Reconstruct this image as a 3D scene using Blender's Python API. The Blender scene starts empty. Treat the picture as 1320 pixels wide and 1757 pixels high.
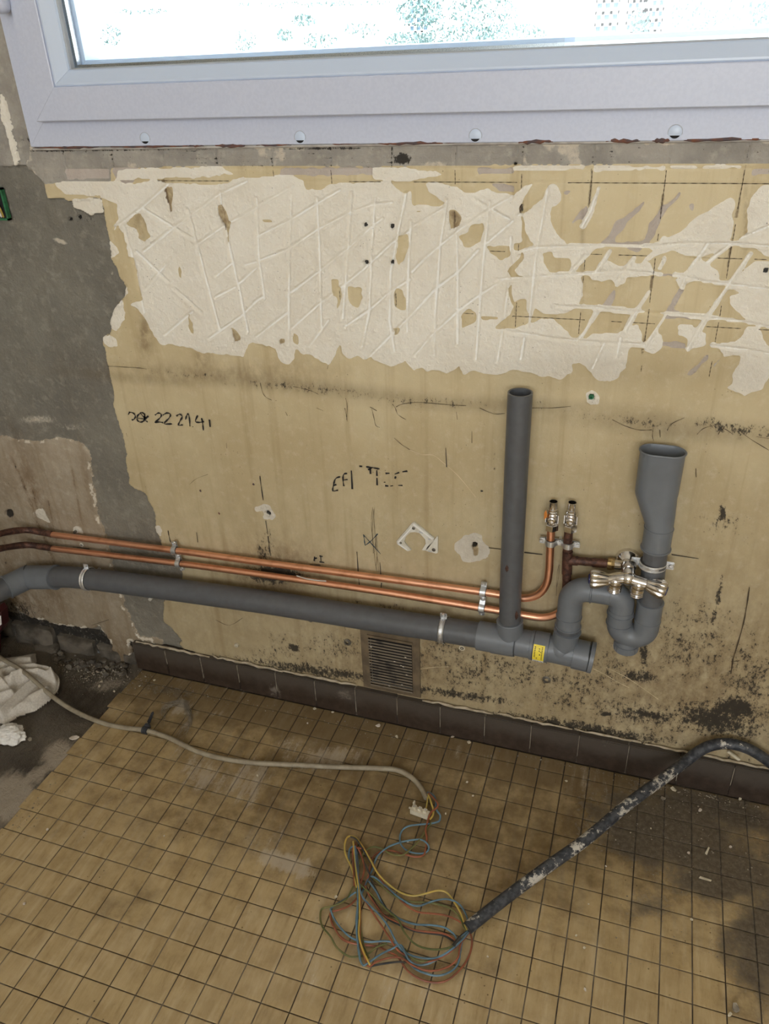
import bpy, math, random
import numpy as np
from mathutils import Vector, Matrix
C = bpy.context.scene.collection
random.seed(7); PI = math.pi
T = .05                                     # floor tile pitch

# ------------------------------------------------------------------ camera, world, lights, exposure
FPX = 1344.6; CAM = np.array([.90168, -1.22965, 1.29534])
def _rz(t): c, s = math.cos(t), math.sin(t); return np.array([[c,-s,0],[s,c,0],[0,0,1.]])
def _rx(t): c, s = math.cos(t), math.sin(t); return np.array([[1.,0,0],[0,c,-s],[0,s,c]])
ROT = _rz(.34234646) @ _rx(1.04826567) @ _rz(-.04253643)
cd = bpy.data.cameras.new('camera'); cam = bpy.data.objects.new('camera', cd); C.objects.link(cam)
cd.sensor_fit = 'HORIZONTAL'; cd.sensor_width = 36; cd.lens = FPX*36/1320; cd.clip_start = .02; cd.clip_end = 200
cam.matrix_world = Matrix.Translation(CAM) @ Matrix(ROT.tolist()).to_4x4()
bpy.context.scene.camera = cam
sc = bpy.context.scene
sc.view_settings.view_transform = 'Standard'; sc.view_settings.look = 'None'
sc.view_settings.gamma = 1; sc.view_settings.use_curve_mapping = False
sc.view_settings.exposure = 0.06
w = bpy.data.worlds.new('daylight'); sc.world = w; w.use_nodes = True
bg = w.node_tree.nodes['Background']; bg.inputs[0].default_value = (.72, .86, 1, 1); bg.inputs[1].default_value = 4.0
def area(name, loc, size, size_y, rot, power, col, portal=False):
    l = bpy.data.lights.new(name, 'AREA'); l.shape = 'RECTANGLE'; l.size = size; l.size_y = size_y
    l.energy = power; l.color = col
    if portal: l.cycles.is_portal = True
    o = bpy.data.objects.new(name, l); C.objects.link(o); o.location = loc; o.rotation_euler = rot
    return o
area('window_portal', (.87, .26, 1.7), 2.1, 1.05, (-PI/2, 0, 0), 1, (1,1,1), True)       # sky light through the window in view
area('assumed_rear_light', (1.3, -3.94, 1.75), 2.0, 1.3, (PI/2, 0, 0), 40, (1, .95, .89))    # assumed daylight source: area light added in an unseen rear opening

sl = bpy.data.lights.new('sun', 'SUN'); sl.energy = 22; sl.angle = .009; sl.color = (1, .96, .90)
so = bpy.data.objects.new('sun', sl); C.objects.link(so); so.rotation_euler = (math.radians(32), 0, math.radians(-12))   # high sun behind the house, lights the garden
def ray(x, y): return ROT @ np.array([(x-660)/FPX, -(y-878.5)/FPX, -1.])
def W(x, y, Y=0.):                          # photo pixel -> point on the vertical plane at depth Y
    d = ray(x, y); return CAM + d*((Y-CAM[1])/d[1])
def F(x, y, Z=0.):                          # photo pixel -> point on the horizontal plane at height Z
    d = ray(x, y); return CAM + d*((Z-CAM[2])/d[2])
def PJ(P):
    d = (np.asarray(P)-CAM) @ ROT; return 660+FPX*d[...,0]/-d[...,2], 878.5-FPX*d[...,1]/-d[...,2]
def pts(s, ox=0, oy=0, k=1.):               # "x,y x,y" traced coordinates -> photo pixels
    return [(ox+float(a.split(',')[0])/k, oy+float(a.split(',')[1])/k) for a in s.split()]

# ------------------------------------------------------------------ materials
class NB:
    def __init__(s, name):
        s.m = bpy.data.materials.new(name); s.m.use_nodes = True; s.t = s.m.node_tree
        s.b = s.t.nodes['Principled BSDF']; s.out = s.t.nodes['Material Output']
        s.geo = s.n('ShaderNodeNewGeometry'); s.pos = s.geo.outputs['Position']
    def n(s, t, **k):
        o = s.t.nodes.new(t)
        for a, v in k.items(): setattr(o, a, v)
        return o
    def l(s, v, sock):
        if isinstance(v, bpy.types.NodeSocket): s.t.links.new(v, sock)
        elif isinstance(v, (tuple, list)) and len(v) == 3 and sock.type == 'RGBA': sock.default_value = (*v, 1)
        else: sock.default_value = v
    def scale(s, v3, vec=None, rot=(0,0,0)):
        o = s.n('ShaderNodeMapping'); s.l(vec or s.pos, o.inputs[0]); o.inputs[3].default_value = v3; o.inputs[2].default_value = rot; return o.outputs[0]
    def noise(s, sc_, det=3, rough=.55, vec=None, dist=0.):
        o = s.n('ShaderNodeTexNoise'); s.l(vec or s.pos, o.inputs['Vector']); o.inputs['Scale'].default_value = sc_
        o.inputs['Detail'].default_value = det; o.inputs['Roughness'].default_value = rough; o.inputs['Distortion'].default_value = dist
        return o.outputs[0]
    def vor(s, sc_, vec=None):
        o = s.n('ShaderNodeTexVoronoi'); s.l(vec or s.pos, o.inputs['Vector']); o.inputs['Scale'].default_value = sc_; return o.outputs[0]
    def ma(s, op, a, b=0., c=0.):
        o = s.n('ShaderNodeMath', operation=op); s.l(a, o.inputs[0]); s.l(b, o.inputs[1]); s.l(c, o.inputs[2]); return o.outputs[0]
    def ss(s, v, lo, hi):
        o = s.n('ShaderNodeMapRange', interpolation_type='SMOOTHSTEP'); s.l(v, o.inputs[0]); o.inputs[1].default_value = lo; o.inputs[2].default_value = hi; return o.outputs[0]
    def mix(s, f, a, b, mode='MIX'):
        o = s.n('ShaderNodeMix', data_type='RGBA', blend_type=mode); s.l(f, o.inputs[0]); s.l(a, o.inputs[6]); s.l(b, o.inputs[7]); return o.outputs[2]
    def attr(s, name):
        return s.n('ShaderNodeAttribute', attribute_name=name).outputs['Fac']
    def fin(s, col, rough=.6, metal=0., h=None, hs=.3, hd=.001, spec=.5):
        s.l(col, s.b.inputs['Base Color']); s.l(rough, s.b.inputs['Roughness']); s.b.inputs['Metallic'].default_value = metal
        s.b.inputs['Specular IOR Level'].default_value = spec
        if h is not None:
            o = s.n('ShaderNodeBump'); o.inputs['Strength'].default_value = hs; o.inputs['Distance'].default_value = hd
            s.l(h, o.inputs['Height']); s.t.links.new(o.outputs[0], s.b.inputs['Normal'])
        return s.m
def mat(name, c, c2=None, rough=.6, metal=0., nscale=40., det=4, hs=0., hd=.001, lo=.35, hi=.65, spec=.5):
    b = NB(name); nz = b.noise(nscale, det)
    col = b.mix(b.ss(nz, lo, hi), c, c2) if c2 else c
    return b.fin(col, rough, metal, nz if hs else None, hs, hd, spec)
def wall_mat(name, c1, c2, c3, bump=.5, streak=.5, rough=.88, grain=260., big=5., hd=.0015, pale_col=(.62,.56,.46)):
    b = NB(name)
    col = b.mix(b.ss(b.noise(big, 6, .6), .32, .68), c1, c2)
    col = b.mix(b.ma('MULTIPLY', b.ss(b.noise(55, 5, .65), .5, .72), .55), col, c3)
    st = b.noise(1., 4, .6, b.scale((34, 34, 1.6)))
    col = b.mix(b.ma('MULTIPLY', b.ss(st, .5, .75), streak), col, (c1[0]*.62, c1[1]*.55, c1[2]*.45))
    hi = b.noise(140, 6, .75); mid = b.noise(1., 5, .7, b.scale((46, 46, 30)))
    stain = b.attr('stain')
    col = b.mix(b.ma('MULTIPLY', stain, b.ss(mid, .3, .62)), col, (.150, .085, .040))
    col = b.mix(b.ma('MULTIPLY', b.attr('soil_tone'), b.ma('ADD', .35, b.ma('MULTIPLY', mid, .9))), col, (.185, .135, .072))
    pale = b.attr('pale')
    col = b.mix(b.ss(b.ma('ADD', pale, b.ma('MULTIPLY', hi, .6)), .75, 1.0), col, pale_col)
    m = b.attr('mould_shade')
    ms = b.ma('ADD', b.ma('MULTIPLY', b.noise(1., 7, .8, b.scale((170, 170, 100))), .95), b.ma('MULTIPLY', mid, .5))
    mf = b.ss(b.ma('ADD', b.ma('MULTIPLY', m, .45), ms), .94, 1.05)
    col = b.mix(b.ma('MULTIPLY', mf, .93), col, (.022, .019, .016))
    sp = b.ss(b.vor(95), .10, .05)          # sparse dark specks
    spm = b.ss(b.noise(9, 3), .5, .62)
    col = b.mix(b.ma('MULTIPLY', b.ma('MULTIPLY', sp, spm), .75), col, (.06, .04, .025))
    ln = b.attr('line')
    col = b.mix(b.ma('MULTIPLY', b.ss(b.ma('ADD', ln, b.ma('MULTIPLY', hi, .5)), .55, .95), .75), col, (.10, .055, .03))
    hgt = b.ma('ADD', b.noise(grain, 5, .7), b.ma('MULTIPLY', b.noise(40, 4, .6), 1.2))
    return b.fin(col, rough, 0., hgt, bump, hd, .3)
M = {}
M['yellow'] = wall_mat('yellow_paint', (.655,.56,.36), (.54,.44,.26), (.69,.60,.42), .4, .62, .6, 300., 4.)
M['white'] = wall_mat('white_gypsum', (.89,.85,.75), (.83,.78,.67), (.92,.885,.80), 1., .05, .92, 150., 7., .0032, (.96,.94,.88))
M['cement'] = wall_mat('grey_cement', (.27,.255,.215), (.20,.188,.16), (.38,.36,.30), 1., .15, .9, 180., 6., .004)
M['paleplaster'] = wall_mat('pale_plaster', (.47,.405,.315), (.345,.285,.21), (.60,.54,.44), .95, .75, .85, 150., 9., .002)
M['adhesive'] = wall_mat('tile_adhesive', (.42,.395,.35), (.30,.28,.25), (.52,.49,.42), .9, .1, .9, 190., 12., .0025)
M['purplish'] = wall_mat('grey_adhesive', (.55,.49,.44), (.48,.42,.37), (.60,.54,.48), .8, .05, .9, 190., 12., .0025)
M['stone'] = mat('dark_stone', (.06,.05,.038), (.15,.128,.10), .85, 0, 24, 8, 1., .006)
M['roomwall'] = mat('room_plaster', (.58,.52,.43), (.50,.44,.35), .9, 0, 5, 4)
M['ceil'] = mat('ceiling_paint', (.78,.76,.71), (.72,.70,.66), .9, 0, 3, 3)

def floor_mat(name, kind):
    b = NB(name)
    hi = b.noise(120, 6, .7); mid = b.noise(22, 5, .65)
    sm = b.noise(1., 5, .7, b.scale((60, 9, 1), rot=(0,0,.55)))
    oi = b.n('ShaderNodeObjectInfo').outputs['Random']
    if kind == 'tile':
        c = b.mix(b.ss(mid, .35, .7), (.45,.335,.17), (.35,.25,.12))
        c = b.mix(b.ma('MULTIPLY', oi, .35), c, (.41,.31,.17))
        c = b.mix(b.ma('MULTIPLY', b.ss(sm, .45, .72), .50), c, (.56,.45,.28)); c = b.mix(b.ma('MULTIPLY', b.ss(sm, .46, .30), .45), c, (.22,.145,.06))
    elif kind == 'grout':
        c = b.mix(b.ss(b.noise(9, 5), .42, .60), (.050,.036,.024), (.20,.17,.13))
    else:
        c = b.mix(b.ss(mid, .35, .7), (.105,.088,.066), (.155,.128,.095))
    d = b.attr('dirt_shade')
    df = b.ss(b.ma('ADD', b.ma('MULTIPLY', d, .8), b.ma('ADD', b.ma('MULTIPLY', mid, .65), b.ma('MULTIPLY', sm, .45))), .62, 1.10)
    c = b.mix(b.ma('MULTIPLY', df, .68 if kind == 'tile' else .9), c, (.085,.054,.024) if kind == 'tile' else (.024,.016,.010))
    g = b.attr('grit')
    gf = b.ss(b.ma('ADD', b.ma('MULTIPLY', g, .8), b.ma('ADD', b.ma('MULTIPLY', mid, .5), b.ma('MULTIPLY', hi, .3))), .70, 1.0)
    c = b.mix(b.ma('MULTIPLY', gf, .88), c, b.mix(b.ss(hi, .4, .65), (.065,.052,.038), (.13,.108,.08)))
    p = b.attr('pale')
    pf = b.ss(b.ma('ADD', b.ma('MULTIPLY', p, .85), b.ma('ADD', b.ma('MULTIPLY', hi, .3), b.ma('MULTIPLY', sm, .65))), .70, 1.02)
    c = b.mix(b.ma('MULTIPLY', pf, .75), c, (.44,.375,.29))
    sp = b.ma('MULTIPLY', b.ss(b.vor(70), .12, .06), b.ss(b.noise(7, 2), .52, .62))
    c = b.mix(b.ma('MULTIPLY', sp, .7), c, (.07,.045,.02))
    r = b.ma('ADD', {'tile': .17, 'grout': .7, 'screed': .42}[kind], b.ma('MULTIPLY', b.ma('ADD', gf, pf), .3))
    return b.fin(c, r, 0., b.ma('ADD', hi, b.ma('MULTIPLY', mid, 1.5)), (.14 if kind == 'tile' else .9), .0012 if kind == 'tile' else .004, .5)
M['tile'] = floor_mat('ochre_floor_tile', 'tile'); M['grout'] = floor_mat('floor_grout', 'grout'); M['screed'] = floor_mat('wet_screed', 'screed')
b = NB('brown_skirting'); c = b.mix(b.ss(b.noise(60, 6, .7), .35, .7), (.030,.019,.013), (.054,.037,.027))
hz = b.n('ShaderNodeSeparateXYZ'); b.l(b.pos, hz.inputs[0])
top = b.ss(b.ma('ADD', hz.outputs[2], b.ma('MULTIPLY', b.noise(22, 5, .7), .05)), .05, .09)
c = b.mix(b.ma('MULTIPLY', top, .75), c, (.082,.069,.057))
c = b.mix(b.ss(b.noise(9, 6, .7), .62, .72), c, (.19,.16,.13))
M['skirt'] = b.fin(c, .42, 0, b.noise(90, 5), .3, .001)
M['pvc'] = mat('grey_pvc_pipe', (.100,.106,.115), (.088,.092,.098), .42, 0, 60, 5)
M['pvcf'] = mat('grey_pvc_fitting', (.155,.170,.188), (.142,.155,.172), .40, 0, 30, 4)
M['pvcj'] = mat('pvc_joint', (.04,.045,.05), None, .5)
M['upvc'] = mat('white_upvc', (.57,.615,.75), (.54,.585,.72), .38, 0, 200, 2)
M['bead'] = mat('white_bead', (.58,.67,.82), None, .3)
M['seal'] = mat('grey_gasket', (.40,.42,.45), None, .6)
M['dark'] = mat('dark_recess', (.012,.011,.012), None, .9)
M['dotspacer'] = mat('alu_spacer', (.62,.64,.66), (.35,.37,.4), .3, 1., 900, 2)
b = NB('copper'); nz = b.noise(1., 4, .6, b.scale((30, 30, 30)))
M['copper'] = b.fin(b.mix(b.ss(nz, .45, .8), (.93,.50,.33), (.70,.33,.20)), b.ma('ADD', .26, b.ma('MULTIPLY', b.noise(25, 4), .15)), 1., b.noise(300, 3), .1, .0005)
b = NB('old_copper'); nz = b.noise(90, 6, .7)
M['oldcu'] = b.fin(b.mix(b.ss(nz, .4, .65), (.055,.028,.022), (.16,.075,.05)), .55, .45, nz, .6, .001)
M['chrome'] = mat('chrome', (.78,.77,.76), (.58,.56,.54), .13, 1., 60, 4, .08, .0005)
M['steel'] = mat('zinc_steel', (.78,.80,.82), (.60,.62,.64), .36, .85, 120, 4, .1, .0005)
M['brass'] = mat('brass', (.42,.30,.13), (.30,.21,.10), .4, 1., 80, 4)
M['rubber'] = mat('clip_rubber', (.05,.05,.05), None, .7)
M['bluecap'] = mat('dark_blue_cap', (.012,.02,.10), None, .25)
M['orange'] = mat('orange_tag', (.85,.30,.06), None, .5)
M['labely'] = mat('yellow_sticker', (.86,.70,.06), None, .5)
M['labelw'] = mat('white_sticker', (.80,.79,.76), None, .5)
M['ink'] = mat('black_marker', (.018,.017,.018), None, .7)
M['pencil'] = mat('faint_pencil', (.11,.085,.05), None, .8)
M['blueink'] = mat('blue_ink', (.03,.07,.10), None, .7)
M['crack'] = mat('crack_shadow', (.06,.042,.026), None, .95)
M['ridge'] = mat('ridge_highlight', (.66,.55,.36), None, .8)
M['caulk'] = mat('rusty_caulk', (.20,.075,.04), (.09,.07,.075), .9, 0, 70, 5, .6, .001)
M['puttywhite'] = mat('old_putty', (.66,.60,.52), (.55,.48,.40), .9, 0, 50, 5, .5, .002)
M['bead_cream'] = mat('plaster_bead', (.50,.43,.32), (.34,.28,.19), .9, 0, 60, 5, .6, .002)
M['putty_grey'] = mat('grey_putty', (.52,.50,.47), (.36,.33,.30), .9, 0, 40, 5)
M['cable'] = mat('beige_cable', (.33,.285,.205), (.24,.20,.14), .6, 0, 45, 6, .3, .001)
M['blackclip'] = mat('black_plastic', (.022,.024,.028), (.05,.052,.06), .45, 0, 70, 3)
M['cream'] = mat('cream_plastic', (.66,.60,.47), (.52,.47,.36), .5, 0, 60, 4)
M['wblue'] = mat('blue_wire', (.13,.235,.31), (.075,.13,.17), .45, 0, 30, 4)
M['wbrown'] = mat('brown_wire', (.33,.10,.045), (.18,.06,.03), .45, 0, 30, 4)
M['wyellow'] = mat('yellow_wire', (.58,.40,.09), (.42,.32,.08), .45, 0, 30, 4)
M['wgreen'] = mat('green_wire', (.085,.10,.03), (.16,.15,.05), .45, 0, 40, 4)
M['wblack'] = mat('black_wire', (.02,.024,.026), (.05,.045,.04), .5, 0, 30, 4)
b = NB('spattered_conduit'); nz = b.noise(1., 7, .75, b.scale((55, 55, 55))); n2 = b.noise(9, 2)
f = b.ss(b.ma('ADD', nz, b.ma('MULTIPLY', n2, .7)), .95, .99)
c = b.mix(b.ss(b.noise(120, 5), .4, .6), (.022,.025,.032), (.060,.064,.072))
M['conduit'] = b.fin(b.mix(f, c, (.50,.47,.41)), .5, 0, nz, .4, .001)
M['cloth'] = mat('white_woven_cloth', (.62,.58,.51), (.52,.475,.41), .95, 0, 260, 4, .4, .001)
M['paper'] = mat('crumpled_paper', (.80,.78,.73), (.72,.70,.66), .85, 0, 60, 3, .3, .002)
M['red'] = mat('dark_red_paint', (.045,.005,.007), None, .4)
M['green'] = mat('green_box', (.035,.20,.085), (.02,.12,.05), .6, 0, 60, 3)
M['bracket'] = mat('white_bracket', (.66,.64,.57), (.55,.52,.44), .55, 0, 60, 4)
M['screw'] = mat('dull_screw', (.12,.11,.095), (.22,.20,.16), .5, .6, 90, 3)
M['vent'] = mat('dirty_vent_frame', (.165,.12,.07), (.10,.074,.045), .75, 0, 30, 6, .4, .001)
M['slat'] = mat('grimy_slat', (.20,.165,.12), (.045,.04,.035), .7, 0, 38, 7, .4, .001, .45, .75)
M['chip'] = mat('cream_chip', (.68,.62,.48), (.52,.46,.33), .9, 0, 60, 3)
M['crumb'] = mat('grey_crumb', (.34,.30,.23), (.20,.17,.13), .9, 0, 60, 3)
M['fac'] = mat('pale_render', (.85,.85,.83), (.78,.79,.78), .9, 0, .5, 3)
M['facglass'] = mat('far_glass', (.10,.16,.22), None, .3)
M['leaf'] = mat('leaf', (.05,.10,.095), (.12,.18,.18), .7, 0, 3, 3)
M['bark'] = mat('bark', (.42,.40,.38), None, .9)
M['gravel'] = mat('pale_ground', (.62,.60,.55), (.5,.5,.45), .95, 0, 2, 4)
g = bpy.data.materials.new('window_glass'); g.use_nodes = True; nt = g.node_tree
nt.nodes.remove(nt.nodes['Principled BSDF'])
tr = nt.nodes.new('ShaderNodeBsdfTransparent'); gl = nt.nodes.new('ShaderNodeBsdfGlossy'); gl.inputs['Roughness'].default_value = .01
mx = nt.nodes.new('ShaderNodeMixShader'); fr = nt.nodes.new('ShaderNodeFresnel'); fr.inputs[0].default_value = 1.45
nt.links.new(fr.outputs[0], mx.inputs[0]); nt.links.new(tr.outputs[0], mx.inputs[1]); nt.links.new(gl.outputs[0], mx.inputs[2])
nt.links.new(mx.outputs[0], nt.nodes['Material Output'].inputs[0]); tr.inputs[0].default_value = (.93,.95,.95,1); M['glass'] = g

# ------------------------------------------------------------------ mesh helpers
class MB:
    def __init__(s): s.v = []; s.f = []
    def add(s, v, f):
        n = len(s.v); s.v += [tuple(map(float, p)) for p in v]; s.f += [tuple(i+n for i in q) for q in f]; return s
    def box(s, a, b_, bev=0.):
        (x0,y0,z0), (x1,y1,z1) = a, b_
        if bev <= 0:
            v = [(x,y,z) for x in (x0,x1) for y in (y0,y1) for z in (z0,z1)]
            return s.add(v, [(0,1,3,2),(4,6,7,5),(0,4,5,1),(2,3,7,6),(0,2,6,4),(1,5,7,3)])
        import bmesh
        bm = bmesh.new(); bmesh.ops.create_cube(bm, size=1)
        for q in bm.verts: q.co = Vector(((x0+x1)/2+q.co.x*(x1-x0), (y0+y1)/2+q.co.y*(y1-y0), (z0+z1)/2+q.co.z*(z1-z0)))
        bmesh.ops.bevel(bm, geom=bm.edges[:], offset=bev, segments=2, affect='EDGES')
        bm.verts.index_update(); s.add([q.co for q in bm.verts], [[q.index for q in f.verts] for f in bm.faces]); bm.free(); return s
    def rings(s, rings, closed=True, cap0=True, cap1=True):
        n = len(rings[0]); v = [p for r in rings for p in r]; f = []
        for i in range(len(rings)-1):
            for j in range(n if closed else n-1):
                k = (j+1) % n; f.append((i*n+j, i*n+k, (i+1)*n+k, (i+1)*n+j))
        if cap0: f.append(tuple(range(n))[::-1])
        if cap1: f.append(tuple((len(rings)-1)*n+j for j in range(n)))
        return s.add(v, f)
    def tube(s, path, r, seg=16, cap=True, smooth=0, hollow=0.):
        P = [Vector(p) for p in path]
        if smooth: P = spline(P, smooth)
        m = len(P); rr = r if callable(r) else (lambda t: r)
        tan = [((P[min(i+1,m-1)]-P[max(i-1,0)]).normalized()) for i in range(m)]
        up = Vector((0,0,1)) if abs(tan[0].z) < .9 else Vector((0,1,0))
        nrm = (up-tan[0]*up.dot(tan[0])).normalized(); rings = []
        for i in range(m):
            nrm = (nrm-tan[i]*nrm.dot(tan[i])).normalized(); bi = tan[i].cross(nrm); R_ = rr(i/(m-1))
            rings.append([P[i]+(nrm*math.cos(a)+bi*math.sin(a))*R_ for a in (2*PI*j/seg for j in range(seg))])
        if hollow:
            inner = [[P[i]+(q-P[i])*(1-hollow/rr(i/(m-1))) for q in rings[i]] for i in range(m)]
            s.rings(rings+inner[::-1]+[rings[0]], cap0=False, cap1=False)
        else: s.rings(rings, cap0=cap, cap1=cap)
        return s
    def lathe(s, o, ax, prof, seg=20, cap=True):  # prof = [(dist along axis, radius)]
        o = Vector(o); ax = Vector(ax).normalized(); u = ax.orthogonal().normalized(); v = ax.cross(u)
        s.rings([[o+ax*d+(u*math.cos(a)+v*math.sin(a))*max(r, 1e-5) for a in (2*PI*j/seg for j in range(seg))] for d, r in prof], cap0=cap, cap1=cap); return s
    def strip(s, path, wdir, wid, th, ndir=None):
        P = [Vector(p) for p in path]; wd = Vector(wdir).normalized()*wid/2; rings = []
        for i, p in enumerate(P):
            t = (P[min(i+1,len(P)-1)]-P[max(i-1,0)]).normalized(); n = t.cross(wd).normalized()*th/2
            rings.append([p-wd-n, p+wd-n, p+wd+n, p-wd+n])
        return s.rings(rings)
    def blob(s, c, r, seed=0, n=2, amp=.25, sq=(1,1,1)):
        import bmesh
        bm = bmesh.new(); bmesh.ops.create_icosphere(bm, subdivisions=n, radius=1); rd = random.Random(seed); ph = [rd.uniform(0,6) for _ in range(6)]
        for q in bm.verts:
            k = 1+amp*(math.sin(q.co.x*3+ph[0])*math.sin(q.co.y*4+ph[1])+.6*math.sin(q.co.z*7+ph[2])*math.sin(q.co.x*6+ph[3])+rd.uniform(-.3,.3))
            q.co = Vector((c[0]+q.co.x*k*r*sq[0], c[1]+q.co.y*k*r*sq[1], c[2]+q.co.z*k*r*sq[2]))
        bm.verts.index_update(); s.add([q.co for q in bm.verts], [[q.index for q in f.verts] for f in bm.faces]); bm.free(); return s
    def prism(s, poly, dvec):
        n = len(poly); d = Vector(dvec); v = [Vector(p) for p in poly]
        return s.add(v+[p+d for p in v], [tuple(range(n))[::-1], tuple(range(n, 2*n))]+[(i, (i+1) % n, n+(i+1) % n, n+i) for i in range(n)])
def spline(P, k):
    P = [Vector(p) for p in P]; out = []
    for i in range(len(P)-1):
        a, b_, c_, d = P[max(i-1,0)], P[i], P[i+1], P[min(i+2,len(P)-1)]
        for j in range(k):
            t = j/k; out.append(.5*((2*b_)+(c_-a)*t+(2*a-5*b_+4*c_-d)*t*t+(3*b_-a-3*c_+d)*t**3))
    return out+[P[-1]]
def obj(name, mb, m, parent=None, smooth=False, **props):
    me = bpy.data.meshes.new(name)
    if isinstance(mb, MB): me.from_pydata(mb.v, [], mb.f)
    else: me = mb
    import bmesh
    if isinstance(mb, MB):
        bm = bmesh.new(); bm.from_mesh(me); bmesh.ops.recalc_face_normals(bm, faces=bm.faces); bm.to_mesh(me); bm.free()
    me.materials.append(M[m] if isinstance(m, str) else m)
    if smooth:
        for p in me.polygons: p.use_smooth = True
        try: me.set_sharp_from_angle(angle=math.radians(38))
        except Exception: pass
    o = bpy.data.objects.new(name, me); C.objects.link(o)
    if parent:
        o.parent = parent; q = parent; L = Vector((0,0,0))
        while q: L += q.location; q = q.parent
        o.location = -L
    for k, v in props.items(): o[k] = v
    return o
def thing(name, label, cat, loc, group=None):
    o = bpy.data.objects.new(name, None); o.empty_display_size = .02; C.objects.link(o); o.location = [float(a) for a in loc]
    o['label'] = label; o['category'] = cat
    if group: o['group'] = group
    return o
def struct(name, mb, m, **k): return obj(name, mb, m, kind='structure', **k)

# ------------------------------------------------------------------ numpy noise
def vnoise(x, z, s, seed):
    tb = np.random.RandomState(seed).rand(256, 256)
    u, v = x/s+1000, z/s+1000; i, j = np.floor(u).astype(int), np.floor(v).astype(int); a, b_ = u-i, v-j
    a = a*a*(3-2*a); b_ = b_*b_*(3-2*b_)
    g_ = lambda p, q: tb[p & 255, q & 255]
    return (g_(i,j)*(1-a)+g_(i+1,j)*a)*(1-b_)+(g_(i,j+1)*(1-a)+g_(i+1,j+1)*a)*b_
def fbm(x, z, s, octv=4, seed=1, rough=.5):
    t = 0.; n = 0.; k = 1.
    for o in range(octv): t = t+k*(vnoise(x, z, s/2**o, seed+o)-.5); n += k; k *= rough
    return t/n*2
CL = 9.
def sdf(PX, PY, poly):                      # signed distance (positive inside), clipped
    P = np.array(poly); x0, y0 = P.min(0)-CL; x1, y1 = P.max(0)+CL
    sel = (PX > x0) & (PX < x1) & (PY > y0) & (PY < y1); out = np.full(PX.shape, -CL)
    x, y = PX[sel], PY[sel]
    if not len(x): return out
    d2 = np.full(x.shape, 1e9); ins = np.zeros(x.shape, bool)
    for k in range(len(P)):
        ax, ay = P[k-1]; bx, by = P[k]; ex, ey = bx-ax, by-ay; L = ex*ex+ey*ey+1e-9
        t = np.clip(((x-ax)*ex+(y-ay)*ey)/L, 0, 1); d2 = np.minimum(d2, (x-ax-t*ex)**2+(y-ay-t*ey)**2)
        c_ = (ay > y) != (by > y)
        if ey: ins ^= c_ & (x < ax+(y-ay)*ex/ey)
    out[sel] = np.clip(np.sqrt(d2)*np.where(ins, 1, -1), -CL, CL); return out
def dline(PX, PY, line, R_=14.):
    out = np.full(PX.shape, 99.)
    for k in range(len(line)-1):
        (ax, ay), (bx, by) = line[k], line[k+1]
        sel = (PX > min(ax,bx)-R_) & (PX < max(ax,bx)+R_) & (PY > min(ay,by)-R_) & (PY < max(ay,by)+R_)
        x, y = PX[sel], PY[sel]; ex, ey = bx-ax, by-ay; t = np.clip(((x-ax)*ex+(y-ay)*ey)/(ex*ex+ey*ey+1e-9), 0, 1)
        out[sel] = np.minimum(out[sel], np.hypot(x-ax-t*ex, y-ay-t*ey))
    return out
def blobs(PX, PY, lst):
    o = np.zeros(PX.shape)
    for x, y, rx, ry, a, *rot in lst:
        th = math.radians(rot[0]) if rot else 0; dx, dy = PX-x, PY-y
        u, v = dx*math.cos(th)+dy*math.sin(th), -dx*math.sin(th)+dy*math.cos(th)
        o = np.maximum(o, a*np.exp(-(u/rx)**2-(v/ry)**2))
    return o

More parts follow.
